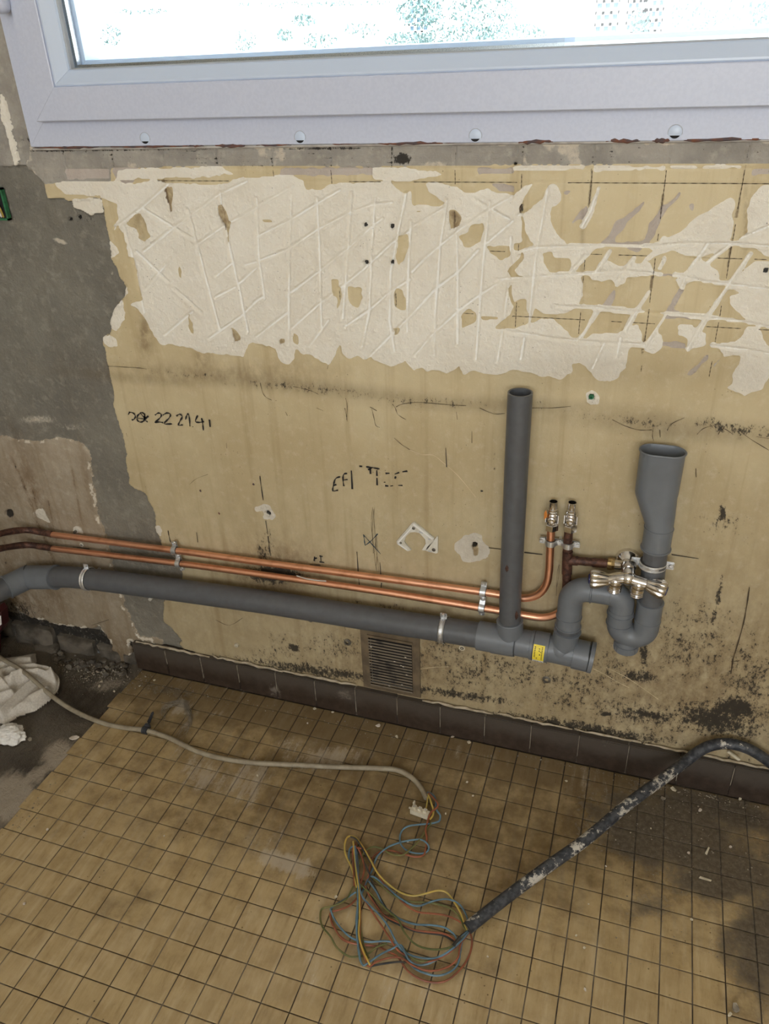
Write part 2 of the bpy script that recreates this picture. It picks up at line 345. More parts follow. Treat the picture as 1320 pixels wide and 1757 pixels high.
# ------------------------------------------------------------------ the wall under the window: one dense relief, split by material
A3 = lambda s: pts(s, 0, 280, 3); A4 = lambda s: pts(s, 440, 280, 3); A5 = lambda s: pts(s, 880, 280, 3)
A6 = lambda s: pts(s, 0, 680, 3); A7 = lambda s: pts(s, 440, 680, 3); A8 = lambda s: pts(s, 840, 640, 2.75); A0 = lambda s: pts(s, 0, 0, 5.855)
WHITE = [
 A3('535,100 600,85 640,110 720,105 800,85 850,105 900,100 990,110 1080,120 1160,105 1250,75 1320,75')+
 A4('30,70 80,75 100,65 180,65 240,100 260,140 340,145 360,115 430,100 500,105 600,100 680,95 720,130 760,160 800,140 800,210 870,215 930,230 1000,200 950,190 880,150 870,110 900,95 960,110 1030,130 1060,160 1110,165 1180,130 1240,150 1320,170')+
 A5('60,120 100,112 60,165 30,235 45,300 45,390 30,412 0,415 0,450 45,455 40,480 0,520 -30,560 0,600 -30,650 0,740')+
 A4('1320,740 1300,780 1230,850 1320,870 1320,1065 1260,1085 1220,1095 1110,1070 1070,1085 1040,1045 980,1085 930,1060 880,1070 850,1050 810,1070 765,1020 700,1050 640,1030 590,1000 560,1015 520,985 480,1010 445,980 430,925 400,990 370,1035 300,1010 265,985 240,995 205,960 195,975 190,1020 160,1040 130,1030 105,1000 95,960 60,945 0,930')+
 A3('1270,935 1250,1000 1170,985 1040,980 960,950 880,935 830,940 800,900 765,840 740,790 700,740 680,730 735,705 720,650 700,580 690,500 660,480 655,420 635,360 600,330 590,345 585,320 610,290 600,215 520,180'),
 A5('180,120 210,112 245,160 245,200 195,230 190,290 220,370 270,400 275,425 120,430 90,400 60,340 50,290 30,270 90,240 150,180'),
 A5('45,455 100,430 420,420 430,445 390,470 300,560 290,500 205,495 200,460 150,465 155,500 185,575 110,590 40,590 0,560 60,490'),
 A5('-10,585 180,580 330,570 360,620 355,700 330,740 260,780 170,775 110,750 95,790 80,830 70,700 40,700 0,730'),
 A5('380,570 440,545 490,505 560,540 640,520 700,505 720,560 700,590 580,590 570,630 530,630 500,600 450,615 400,600'),
 A5('1120,180 1140,190 1120,380 1100,410 1130,420 1040,470 960,485 880,475 820,450 760,470 680,520 630,540 700,470 740,430 770,375 800,390 860,350 920,290 1000,250 1060,210'),
 A5('1275,115 1400,110 1400,520 1290,480 1250,440 1160,420 1170,390 1200,360 1200,260 1215,200'),
 A5('880,560 920,510 960,490 1000,520 1050,560 1060,600 980,600 890,620 870,650 830,600'),
 A5('1240,510 1400,510 1400,830 1320,830 1240,830 1180,790 1120,730 1110,690 1160,670 1100,650 1110,600 1180,560'),
 A5('850,840 920,835 940,870 990,880 985,940 920,960 890,970 900,910 850,890'),
 A5('690,930 720,880 740,865 768,890 765,950 720,985 670,965'),
 A5('1060,930 1160,905 1200,850 1260,850 1310,940 1400,960 1400,1090 1320,1100 1280,1165 1190,1200 1095,1160 1130,1140 1125,1090 1160,1040 1165,990 1080,1005 1060,970'),
 A5('-20,860 30,850 80,830 140,810 200,805 240,830 270,860 300,900 330,910 380,905 400,885 450,880 540,880 570,860 600,840 640,840 655,880 650,935 600,945 585,970 580,1060 550,1075 540,1115 470,1130 420,1110 400,1080 340,1030 305,1035 300,1080 250,1115 150,1105 70,1075 0,1065 -40,1075'),
 A3('565,405 600,440 615,465 570,490'), A3('650,640 660,670 640,690 635,670'), A3('360,190 420,185 480,180 520,200 525,260 470,270 420,250 380,235'),
 A3('535,895 565,885 600,900 605,945 560,950 530,930'), A3('625,715 600,740 575,790 572,850 600,870 625,840 640,780 632,730'),
 A7('0,565 40,552 70,565 90,600 105,625 80,635 40,630 30,600 0,600 -12,580'),
 A7('1020,760 1060,725 1115,705 1150,715 1160,745 1195,775 1190,830 1120,855 1060,850 1045,815 1020,790'),
 A8('455,100 480,85 515,100 525,130 510,155 480,155 455,135'),
 pts('200,291 378,287 400,300 330,306 240,308 200,312'), pts('640,288 700,290 760,300 700,312 640,308'), pts('880,285 1000,285 1000,291 880,293'), pts('1020,287 1140,286 1140,293 1020,295'), pts('1150,286 1270,285 1270,290 1150,292'), pts('90,312 190,310 190,330 160,338 110,334'),
 A0('0,900 25,950 100,1200 140,1380 190,1620 160,1690 100,1500 40,1280 0,1150'), A0('260,1610 290,1610 325,1670 320,1705 285,1705'),
 A6('185,590 215,580 235,610 250,650 220,640 190,620'), A6('375,680 400,672 420,685 425,710 395,705 375,695'), A6('805,670 825,670 835,700 825,720 805,705'),
]
HOLES = [A4('725,380 775,370 780,440 760,500 730,520 715,490 725,430'), A4('1035,380 1090,360 1100,320 1165,310 1165,350 1150,400 1100,440 1070,430'),
 A4('1180,430 1300,430 1300,480 1250,500 1200,470'), A4('715,650 745,650 765,700 765,760 710,740'), A4('1050,790 1090,745 1130,780 1130,820 1050,860'),
 A4('1150,790 1250,790 1240,810 1160,810'), A4('380,600 420,600 425,640 440,660 435,700 420,760 405,750 415,700 390,680'), A4('470,640 540,645 545,700 520,745 490,730 470,700'),
 A3('650,310 700,265 720,260 750,310 775,380 745,410 715,390 700,340 660,330'), A3('850,130 890,120 885,270 870,230'), A3('1120,210 1150,215 1190,310 1170,420 1160,340 1120,260'),
 A3('1190,850 1215,860 1240,910 1210,920'), A3('920,530 935,560 930,600 920,580'), A3('965,780 990,830 1000,885 975,870'), A4('990,250 1020,245 1050,280 1040,330 1000,340'),
 A4('115,905 150,905 150,930 120,935'), A4('190,880 215,890 210,935 188,925'), A4('805,245 850,245 840,258 810,255'), A4('15,290 75,295 80,310 30,305'), A4('705,850 740,850 730,880 708,890'), A7('1105,772 1142,775 1145,790 1135,818 1122,818 1118,795')]
BROWNISH = {9, 10, 11, 14, 15, 20}
GROOVE = [A3(s) for s in ('590,335 730,230 880,95','730,230 890,330 1000,390','740,455 890,335 1130,160 1270,95','965,235 1010,400 1060,600 1130,860','1020,415 1160,320 1320,230',
 '1130,150 1150,290 1190,480 1230,650 1275,870','635,320 670,440 700,560 740,770','700,455 870,610','900,645 1040,770','750,650 880,490','850,885 990,765','1080,900 1240,790 1320,710',
 '1115,580 1200,510','1110,690 1210,640','1230,620 1320,540','1260,525 1320,510','620,720 690,500')] + [A4(s) for s in (
 '0,180 10,480 40,700','180,160 170,450 165,750 165,930','310,180 325,480 330,700 335,860','490,150 470,450 450,700 445,800','610,180 590,480 580,760 545,945','770,150 720,400 690,560 685,820 710,970',
 '795,300 780,560 775,870','980,190 945,430 920,760 915,990','1030,370 1035,600 1035,930','1200,200 1165,520 1145,800 1130,1010','1310,380 1300,600 1270,850 1240,1020','0,380 160,300 310,210 430,140',
 '0,220 110,165 190,115','20,500 160,445 310,345 480,255 600,215 700,205','180,665 320,560 470,440 590,330 650,285','185,850 330,720 450,630 560,540 700,410 790,350','0,895 160,770','0,710 35,690',
 '280,935 370,810','460,840 590,750 680,670 790,600','580,1000 720,860 800,780 920,650 1040,560 1140,450','800,560 870,490 940,430 1050,340 1200,240 1320,170','815,320 970,230','815,990 910,880 1040,760 1150,680 1290,590',
 '1120,180 1200,235 1300,290','1190,410 1320,300')] + [A5(s) for s in ('0,160 100,110','30,270 150,190','180,130 150,300 120,470 100,650 80,850','60,900 40,1010','470,930 410,1060','555,900 535,1000','30,480 110,450','1010,410 930,520','1400,290 1170,390')]
GROOVE2 = [A5(s) for s in ('45,455 120,435 430,428 700,430 860,415 1120,415 1400,432','-80,600 0,595 200,580 380,570 560,555 700,565 760,575','830,575 1000,610 1160,630 1400,660','220,735 420,745 620,765 780,775 960,790 1200,820 1400,860',
 '-40,862 0,870 200,900 380,920 680,935','1020,940 1200,960 1400,998','500,450 430,560','430,765 370,870 330,920','620,490 530,630','700,660 620,790 580,860','780,490 750,550','1000,430 900,560 870,640','780,790 690,930',
 '1120,420 1000,515','1220,470 1130,600 960,850 900,960','440,130 400,250 355,330','380,470 300,560','690,430 720,440')]
GREYP = [A5('435,435 480,380 530,300 560,290 620,240 680,200 640,260 580,320 570,350 530,370 520,410 640,410 680,390 700,320 740,270 760,220 800,210 860,150 850,190 790,240 740,330 700,420 640,460 560,440 480,440'),
 A5('245,150 290,150 270,170'), A5('240,370 330,270 380,210 395,290 330,300'), A5('450,740 520,650 530,670 500,740 600,750 600,770 470,765'), A5('770,790 860,640 880,650 820,760 950,785 960,800 780,800'),
 A5('760,920 890,930 890,960 770,945'), A5('890,1090 1010,980 1000,1010 910,1100'), A5('1020,1050 1060,1005 1075,1010 1030,1060'), A5('720,560 820,570 820,588 725,585'), A5('905,215 930,210 930,255 905,250'),
 pts('480,290 640,290 640,300 540,303 480,300'), pts('820,290 880,290 880,300 820,300'), pts('1290,292 1330,292 1330,302 1290,302'),
 A3('580,20 700,15 720,60 690,95 650,110 600,90 575,50'), A3('325,28 560,28 565,85 340,88'), A4('1200,105 1320,120 1320,150 1240,150')]
YEL = (A3('220,100 240,185 330,185 345,200 520,180 535,260 545,320 560,390 565,420 575,450 570,490 580,520 600,540 610,590 640,620 645,660 640,690 610,720 590,750 570,800 572,850 560,880 530,895 525,940 535,955 545,1000 555,1060 570,1120 585,1200 580,1240 590,1320')
 + A6('580,45 590,90 610,150 630,200 640,260 655,300 645,320 650,380 660,410 665,455 700,485 740,500 760,540 790,590 800,620 800,700 825,740 830,770 890,790 935,880 938,960 870,1035 840,1060 838,1160 880,1190 910,1230 935,1260 920,1275 945,1300 1000,1320')
 + [(260,1175), (200,1260), (1600,1700), (1600,268), (75,262)])
PALE = A6('-900,195 0,205 100,225 180,235 300,215 390,240 440,265 465,310 465,370 470,440 485,500 490,580 500,620 530,680 540,720 560,790 575,880 585,960 620,1000 635,1050 635,1090 665,1150 690,1200 715,1240 800,1250 830,1265 830,1290 700,1270 665,1262 670,1370 655,1365 640,1392 580,1370 565,1350 575,1290 560,1255 510,1190 450,1200 380,1190 300,1180 230,1160 160,1140 100,1110 60,1060 0,1000 -900,800')
STRIP = [(-400,-400), (3,15), (8,30), (57,251), (58,285), (-400,285)]           # old putty left of the window frame
BAND = [(50,246), (1600,228), (1600,272), (1320,282), (880,284), (640,287), (400,286), (190,289), (190,312), (112,312), (78,318), (48,290)]

hx, hz = .0022, .0022
xs = np.arange(-.72, 1.34, hx); zs = np.arange(-.012, 1.46, hz)
XX, ZZ = np.meshgrid(xs, zs, indexing='ij')
def px_of(X, Y, Z): 
    d0, d1, d2 = X-CAM[0], Y-CAM[1], Z-CAM[2]; q = [d0*ROT[0,k]+d1*ROT[1,k]+d2*ROT[2,k] for k in range(3)]
    return 660-FPX*q[0]/q[2], 878.5+FPX*q[1]/q[2]
PX, PY = px_of(XX, 0., ZZ)
near = fbm(XX, ZZ, .014, 3, 5, .7)*4.4+fbm(XX, ZZ, .06, 3, 9)*2.2
sW = np.full(PX.shape, -CL)
for p in WHITE: sW = np.maximum(sW, sdf(PX, PY, p))
sW = sW + near*.8
for p in HOLES: sW = np.minimum(sW, -(sdf(PX, PY, p)+near*.6))
gd = np.full(PX.shape, 99.)
for l_ in GROOVE: gd = np.minimum(gd, dline(PX, PY, l_))
g2 = np.full(PX.shape, 99.)
for l_ in GROOVE2: g2 = np.minimum(g2, dline(PX, PY, l_))
wob = 1+.5*fbm(XX, ZZ, .03, 3, 21)
sW = np.maximum(sW, 5.0*wob-g2+fbm(XX, ZZ, .05, 3, 31)*3.2-1.2)
sG = np.full(PX.shape, -CL)
for p in GREYP: sG = np.maximum(sG, sdf(PX, PY, p))
sG = sG+near*.7
sY = sdf(PX, PY, YEL)+near*.5; sY[(ZZ > 1.19) | (sY < -8)] = -CL
inb = (XX > -.1) & (ZZ < 1.15) & (XX > .0); sY = np.where(inb, np.maximum(sY, 3), sY)
sY = np.where((XX > 1.0) & (ZZ < 1.15), 9., sY)
# interior of the big polygon is far from any edge: inside test by clip value
sP = sdf(PX, PY, PALE)+near*.9
sS = sdf(PX, PY, STRIP)+near*.4
sB = sdf(PX, PY, BAND)+near*.35
sWl = np.minimum(sW, np.maximum(sY, np.where(XX < -.05, sW, -CL)))
zone = np.zeros(PX.shape, int)              # 0 cement 1 pale plaster 2 putty strip 3 adhesive band 4 yellow 5 grey adhesive 6 white
zone[sP > 0] = 1; zone[sS > 0] = 2; zone[sY > 0] = 4; zone[(sG > 0)] = 5; zone[sW > 0] = 6
zone[(sB > 0) & ~((sG > 0) & (ZZ < 1.15))] = 3
st = lambda s, wd=1.4: np.clip(s/wd*.5+.5, 0, 1)
H = .0065*np.maximum(np.maximum(st(sY), st(sP, 2.2)*.85), st(sS)*.6)+.0004*st(sY)
H = np.where(sB > 0, np.maximum(H, .0055), H)
white = st(sW); H = H+white*.0009*(sY > 0)+white*.005*(sY <= 0)*(1-st(sP))
H = H-.0014*st(sG)*(1-white)
rough_n = fbm(XX, ZZ, .02, 5, 41, .6)
amp = np.select([zone == 0, zone == 1, zone == 2, zone == 3, zone == 6, zone == 5], [.0034, .0016, .0032, .0015, .0017, .0011], .0003)
H = H+amp*rough_n+.0022*fbm(XX, ZZ, .18, 3, 51)*(zone < 3)
gr = np.exp(-(gd/2.5)**2)*(sW > -3)*(.85+.5*fbm(XX, ZZ, .04, 2, 61)); lip = np.exp(-((gd-4.2)/1.7)**2)*(sW > 0)
gr2 = np.exp(-(g2/2.4)**2)*(.7+.4*fbm(XX, ZZ, .04, 2, 62)); lip2 = np.exp(-((g2-4.4)/1.8)**2)*(sW > 0)
H = H-.0044*np.maximum(gr, gr2)+.0012*np.maximum(lip, lip2)
# horizontal comb ridges of the tile adhesive
comb = np.sin(ZZ/.0016*1.6+2.5*fbm(XX, ZZ, .05, 2, 70))*np.clip(fbm(XX, ZZ, .05, 2, 71)*3+.3, 0, 1)
H = H+.0005*comb*(zone == 3)
JX = [.7965+.0995*k for k in range(-9, 7)]
jl = np.full(PX.shape, 9.)
for x in JX: jl = np.minimum(jl, np.abs(XX-x-.0012*fbm(XX, ZZ, .05, 2, 81))*1000)
H = H-.0018*np.exp(-(jl/1.6)**2)*(zone == 3)+.0012*np.exp(-((jl-4)/2)**2)*(zone == 3)
H = H-.0016*np.exp(-((ZZ-1.1790)/.0022)**2)*(zone == 3)*(XX < .45)
ledge = np.exp(-((ZZ-1.1525)/.0014)**2)*(XX > -.01); H = H-.002*ledge
H = H-.0012*np.exp(-((ZZ-1.1335)/.0012)**2)*(XX > .1)*(zone == 4)
# drilled holes
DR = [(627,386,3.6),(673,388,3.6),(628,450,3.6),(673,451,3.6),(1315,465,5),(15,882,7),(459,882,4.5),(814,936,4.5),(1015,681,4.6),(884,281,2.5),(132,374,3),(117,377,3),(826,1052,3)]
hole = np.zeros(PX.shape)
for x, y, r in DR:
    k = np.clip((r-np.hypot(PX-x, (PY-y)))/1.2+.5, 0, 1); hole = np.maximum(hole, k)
H = H-.011*hole
bowl = np.clip(1-np.hypot((PX-814)/36, (PY-938)/30), 0, 1)+np.clip(1-np.hypot((PX-457)/22, (PY-882)/18), 0, 1)
H = H-.004*bowl*(sW > 0)
# missing skirting at bottom left: the plaster is broken away above the stones
H = np.where((ZZ < .075) & (XX < -.2) & (zone != 1), H-.010*np.clip((.075-ZZ)/.03, 0, 1), H)
# attributes
stain = blobs(PX, PY, [(470,985,75,45,.9),(250,1150,40,30,.5),(205,1120,30,25,.8),(60,850,14,110,.75,-20),(85,1000,25,60,.7,-20),(150,830,8,60,.5,-10),(35,1040,60,40,.7),(395,640,200,22,.35),(1180,1180,260,120,.55),(700,1130,140,60,.6),
   (240,385,14,40,.5),(250,575,12,40,.7),(345,620,14,22,.6),(1280,380,4,60,.5),(1000,440,4,100,.4),(690,1150,60,90,.5),(20,1000,60,90,.5),(30,800,40,60,.3)])
for k, p in enumerate(HOLES):
    if k in BROWNISH: stain = np.maximum(stain, .75*st(sdf(PX, PY, p)+3, 6))
stain = np.where(zone == 6, stain*.12, stain)
soil_tone = np.clip((PY-560)/560, 0, 1)*.62*(zone >= 1)  # even brown tone, deeper towards the foot of the wall
soil_tone = np.maximum(soil_tone, blobs(PX, PY, [(640,980,700,230,.30),(470,985,110,80,.75),(560,668,330,17,.6,6),(860,696,300,18,.55,2),(1180,735,300,28,.65,6),(250,650,160,12,.45,4),(1100,640,300,40,.3),(1200,1150,260,150,.6)]))
mould_shade = blobs(PX, PY, [(470,985,55,20,1.0),(455,960,30,60,.55),(1100,1225,230,40,.56,9),(1230,1235,110,36,.85,9),(1260,1215,50,22,1.0,5),(1040,1225,10,4,1.3),(1110,1225,70,12,.8,9),(1050,1150,70,70,.5),(1180,1100,140,110,.5),(1290,1180,80,140,.55),(1230,1040,7,70,.75,12),(1262,1220,7,110,.8,8),(980,1180,120,60,.52),(1100,1160,40,14,.8,10),(905,1150,30,40,.6),
   (830,1150,150,70,.52),(760,1120,80,50,.5),(700,1140,60,60,.5),(570,1110,110,50,.46),(480,1120,80,50,.45),(1105,1110,10,60,.75),(1000,1250,230,16,.8,9),(780,1190,150,12,.75,9),(540,1150,180,14,.75,8),(505,1112,14,8,1.1,30),(1240,900,60,30,.45),(1240,880,8,20,.9),(820,1010,60,10,.5,8),(640,1040,120,14,.45,7),
   (330,643,110,7,.45,3),(520,665,200,12,.50,5),(740,690,160,14,.42,3),(1090,722,150,16,.50,6),(1260,735,120,18,.58,9),(850,840,8,180,.35),(920,700,60,30,.3),(700,450,9,30,.5),(1130,350,8,30,.3),(895,355,6,20,.8),
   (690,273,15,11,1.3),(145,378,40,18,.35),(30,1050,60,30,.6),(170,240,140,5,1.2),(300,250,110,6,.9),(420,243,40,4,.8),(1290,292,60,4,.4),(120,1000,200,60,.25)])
mould_shade = np.where((ZZ < .085) & (XX < -.22) & (zone == 0), .8, mould_shade); mould_shade = np.where(zone == 6, mould_shade*.1, mould_shade); mould_shade = np.maximum(mould_shade, hole*1.3)  # shade inside drilled holes and stone crevices is painted in here
mould_shade = np.maximum(mould_shade, (zone == 3)*(.55*np.exp(-(jl/1.3)**2)+.5*np.clip(-comb, 0, 1)+.75*np.exp(-((ZZ-1.1815)/.003)**2)*(XX < .45)*np.clip(fbm(XX, ZZ, .1, 2, 99)+.6, 0, 1)))  # joint centres and comb hollows coloured darker to bring out weak relief
mould_shade = np.maximum(mould_shade, .30*(zone == 3)*np.clip(fbm(XX, ZZ, .06, 3, 91)*2, 0, 1))
pale = blobs(PX, PY, [(100,780,90,40,.35),(160,860,40,80,.3),(230,1110,30,20,.3),(60,722,60,14,.62),(120,735,50,12,.55),(60,470,90,60,.3),(130,560,60,30,.32),(175,700,20,40,.35),(110,400,40,16,.4),(100,415,20,6,.8,20),(190,470,5,8,.6),(60,880,10,8,.6),(25,680,6,40,.45,-12),(50,620,12,20,.4)])
pale = np.maximum(pale, (zone == 3)*.55*np.exp(-((jl-4)/1.5)**2)*np.clip(fbm(XX, ZZ, .02, 2, 98)*2+.6, 0, 1))
pale = np.maximum(pale, np.where((zone == 1) & (sP < 4), .75*np.clip(fbm(XX, ZZ, .02, 3, 97)*2+.5, 0, 1), 0))
for s_, a_, w__ in (('90,380 130,470 190,640 280,860', .9, 4), ('60,300 100,420 150,520', .6, 4), ('150,440 200,600 210,640', .7, 3), ('370,380 395,520 420,660', .6, 2), ('245,530 262,620 290,740', .7, 2.2), ('0,980 60,1020 110,1080', .8, 7), ('20,700 30,860', .6, 5)):
    stain = np.maximum(stain, (zone == 1)*a_*np.exp(-(dline(PX, PY, A6(s_))/w__)**2)); mould_shade = np.maximum(mould_shade, (zone == 1)*.45*np.exp(-(dline(PX, PY, A6(s_))/(w__*.6))**2))
pale = np.maximum(pale, (zone == 3)*.62*np.clip(fbm(XX, ZZ, .035, 4, 96)*2.2, 0, 1)+(zone == 3)*.5*np.exp(-((ZZ-1.186)/.003)**2))
pale = np.maximum(pale, .8*((bowl > 0) & (zone == 6)))
pale = np.where((zone == 4), 0, pale); pale = np.where(zone == 6, np.clip(np.maximum(gr, gr2)*.88, 0, 1), pale)  # groove floors coloured lighter to strengthen the relief
line = np.zeros(PX.shape)
for x in JX[6:]: line = np.maximum(line, .75*np.exp(-((XX-x)/.0030)**2)*((zone >= 4) & (ZZ > .86))*np.clip(fbm(XX, ZZ, .05, 3, 77)*2.2-.1, 0, 1))
for z in (1.0352, .9365, 1.1335): line = np.maximum(line, .5*np.exp(-((ZZ-z)/.0016)**2)*(XX > .6)*(zone == 4)*np.clip(fbm(XX, ZZ, .05, 3, 78)*2.2, 0, 1))
line = np.maximum(line, np.exp(-((ZZ-.7945)/.0010)**2)*(XX < .0)*(zone == 4))
for s in ('280,310 292,365', '205,350 213,378'): line = np.maximum(line, np.exp(-(dline(PX, PY, pts(s))/4)**2)*.9)
for x in JX[7:]: line = np.maximum(line, .62*np.exp(-((XX-x)/.0035)**2)*((ZZ > 1.09)&(ZZ < 1.153))*(zone >= 4)*np.clip(fbm(XX, ZZ, .03, 3, 79)*2+.5, 0, 1))
line = np.where((zone == 6) | (zone == 3), 0, line)
# assemble one mesh per material
opening = ((XX > -.1585) & (ZZ > 1.1865)) | ((XX > .414) & (XX < .515) & (ZZ > .092) & (ZZ < .236))
c = lambda A: .25*(A[:-1,:-1]+A[1:,:-1]+A[:-1,1:]+A[1:,1:])
fz = zone[:-1,:-1]; hold = c(opening.astype(float)) > .4
XO, ZO = XX.copy(), ZZ.copy()              # smooth the outlines between the materials
fh = np.where(hold, 99, fz); nX, nZ = XX.shape
Eh = np.zeros((nX-1, nZ), bool); Eh[:,1:-1] = fh[:,:-1] != fh[:,1:]; Ev = np.zeros((nX, nZ-1), bool); Ev[1:-1,:] = fh[:-1,:] != fh[1:,:]
for _ in range(3):
    for A in (XX, ZZ):
        S_ = np.zeros_like(A); N_ = np.zeros_like(A)
        S_[:-1] += A[1:]*Eh; N_[:-1] += Eh; S_[1:] += A[:-1]*Eh; N_[1:] += Eh; S_[:,:-1] += A[:,1:]*Ev; N_[:,:-1] += Ev; S_[:,1:] += A[:,:-1]*Ev; N_[:,1:] += Ev
        A += np.where(N_ >= 2, .5*(S_/np.maximum(N_, 1)-A), 0)
nx, nz = XX.shape; idx = np.arange(nx*nz).reshape(nx, nz)
wall = bpy.data.objects.new('wall_back', None)
wb = MB()
wb.box((-.72,.03,-.3), (2.6,.24,1.186)); wb.box((-.72,.0125,1.186), (-.16,.24,2.5)); wb.box((-.159,0,2.21), (2.6,.24,2.5)); wb.box((1.9,0,1.186), (2.6,.24,2.21)); wb.box((1.335,0,-.3), (2.6,.03,1.186)); wb.box((-.72,0,1.458), (-.16,.0125,2.5))
bpy.data.objects.remove(wall); wall = struct('wall_back', wb, 'roomwall')
def layer(name, z_, m, label=None):
    sel = (fz == z_) & ~hold
    i, j = np.nonzero(sel); q = np.stack([idx[i,j], idx[i+1,j], idx[i+1,j+1], idx[i,j+1]], 1)
    u, inv = np.unique(q, return_inverse=True); n = len(i)
    co = np.stack([XX.ravel()[u], -(H.ravel()[u])+.0066, ZZ.ravel()[u]], 1).astype(np.float32)
    me = bpy.data.meshes.new(name); me.vertices.add(len(u)); me.vertices.foreach_set('co', co.ravel())
    me.loops.add(4*n); me.loops.foreach_set('vertex_index', inv.ravel().astype(np.int32))
    me.polygons.add(n); me.polygons.foreach_set('loop_start', np.arange(0, 4*n, 4, dtype=np.int32))
    me.polygons.foreach_set('use_smooth', np.ones(n, bool)); me.update(calc_edges=True)
    for an, A in (('stain', stain), ('soil_tone', soil_tone), ('mould_shade', mould_shade), ('pale', pale), ('line', line)):
        at = me.attributes.new(an, 'FLOAT', 'POINT'); at.data.foreach_set('value', A.ravel()[u].astype(np.float32))
    o = obj(name, me, m, wall)
    if label: o['label'] = label
    return o
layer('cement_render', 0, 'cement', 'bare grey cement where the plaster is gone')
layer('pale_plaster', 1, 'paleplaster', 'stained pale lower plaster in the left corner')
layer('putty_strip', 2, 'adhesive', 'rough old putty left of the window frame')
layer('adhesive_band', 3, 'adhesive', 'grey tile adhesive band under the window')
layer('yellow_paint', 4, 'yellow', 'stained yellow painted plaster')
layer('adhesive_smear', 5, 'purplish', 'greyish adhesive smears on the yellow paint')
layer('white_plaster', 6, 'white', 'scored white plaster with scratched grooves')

# ------------------------------------------------------------------ rest of the room
struct('wall_left', MB().box((-.86,-4.3,-.3), (-.72,.3,2.5)), 'roomwall'); struct('wall_right', MB().box((2.6,-4.3,-.3), (2.74,.3,2.5)), 'roomwall')
bw = MB(); bw.box((-.72,-4.3,0), (.2,-4.0,2.5)); bw.box((2.4,-4.3,0), (2.6,-4.0,2.5)); bw.box((.2,-4.3,0), (2.4,-4.0,1.05)); bw.box((.2,-4.3,2.45), (2.4,-4.0,2.5)); struct('wall_rear', bw, 'roomwall')  # the opening in this wall is assumed, left for the added rear light
struct('ceiling', MB().box((-.86,-4.3,2.5), (2.74,.3,2.65)), 'ceil')

# ------------------------------------------------------------------ floor: screed, single tiles, grout
FD = [(700,1400,560,160,.60,8),(760,1265,900,75,.95,11),(620,1330,420,90,.62,5),(1000,1420,500,150,.55,12),(300,1230,160,70,.55,12),(690,1255,70,35,1.0),(600,1290,60,30,.4),(470,1375,180,60,.45,-20),(380,1400,60,80,.3),(1000,1330,420,60,.62,12),(760,1330,120,60,.45),(860,1440,60,40,.45),(560,1260,200,40,.55,10),(620,1510,70,40,.45),(560,1500,50,40,.7),(420,1450,70,30,.35),
      (880,1180,900,90,.75,11),(930,1400,200,120,.45),(330,1240,150,60,.35),(240,1200,80,40,.35),(200,1560,60,30,.35),(245,1545,30,50,.4),(1000,1530,60,40,.35),(745,1560,120,40,.4),(790,1660,120,18,.4),(1300,1650,60,140,.5)]  # real grime, plus broad bands painting in the shade at the wall foot
FG = [(1150,1430,190,80,1.0,14),(1250,1500,150,60,.95),(1000,1460,80,30,.5),(1320,1620,120,120,.85),(1230,1390,200,45,.85,12),(1110,1555,60,40,.7),(1200,1345,160,22,.7,12),(1060,1300,60,10,.3),(1320,1740,60,60,.5),(290,1185,120,18,.6,10),(1380,1560,200,250,.8)]
FP = [(350,1330,50,60,.52,-60),(430,1340,70,60,.5,-50),(560,1300,90,28,.55,-5),(500,1280,80,26,.4),(490,1480,60,22,.75,15),(520,1500,30,14,.6),(370,1225,60,10,.35),(312,1215,26,12,.7,-30),(322,1240,6,30,.6,-10),(300,1290,40,40,.3),(1015,1340,60,60,.35,-60),
      (470,1430,100,40,.35,-30),(150,1420,120,90,.28),(560,1640,160,90,.30,-60),(700,1700,220,60,.28),(380,1180,200,20,.3,12),(780,1290,160,24,.35,12),(1050,1420,40,30,.3),(850,1620,120,60,.25,-20)]
def floor_attrs(me, X, Y, Z=0.):
    a, b_ = px_of(X, Y, Z)
    for n, lst in (('dirt_shade', FD), ('grit', FG), ('pale', FP)):
        v = np.where((a > -200) & (a < 1500) & (b_ < 2100), blobs(a, b_, lst), .1).astype(np.float32)
        me.attributes.new(n, 'FLOAT', 'POINT').data.foreach_set('value', v)
def grid_mesh(name, X, Y, Z):
    nx_, ny_ = X.shape; id_ = np.arange(nx_*ny_).reshape(nx_, ny_)
    q = np.stack([id_[:-1,:-1], id_[1:,:-1], id_[1:,1:], id_[:-1,1:]], -1).reshape(-1, 4)
    me = bpy.data.meshes.new(name); me.from_pydata(np.stack([X,Y,Z], -1).reshape(-1,3).tolist(), [], q.tolist())
    for p in me.polygons: p.use_smooth = True
    return me
def axis(a, b_, c_, d, fine, coarse):
    return np.unique(np.round(np.concatenate([np.arange(a, b_, coarse), np.arange(b_, c_, fine), np.arange(c_, d+1e-6, coarse)]), 4))
fx = axis(-.72, -.20, 1.4, 2.6, .010, .08); fy = axis(-4.3, -1.0, .012, .014, .010, .10)
X, Y = np.meshgrid(fx, fy, indexing='ij'); Zg = -.0016+.0005*fbm(X, Y, .03, 3, 7)
me = grid_mesh('floor', X, Y, Zg); floor = obj('floor', me, 'grout', kind='structure'); floor_attrs(me, X.ravel(), Y.ravel())
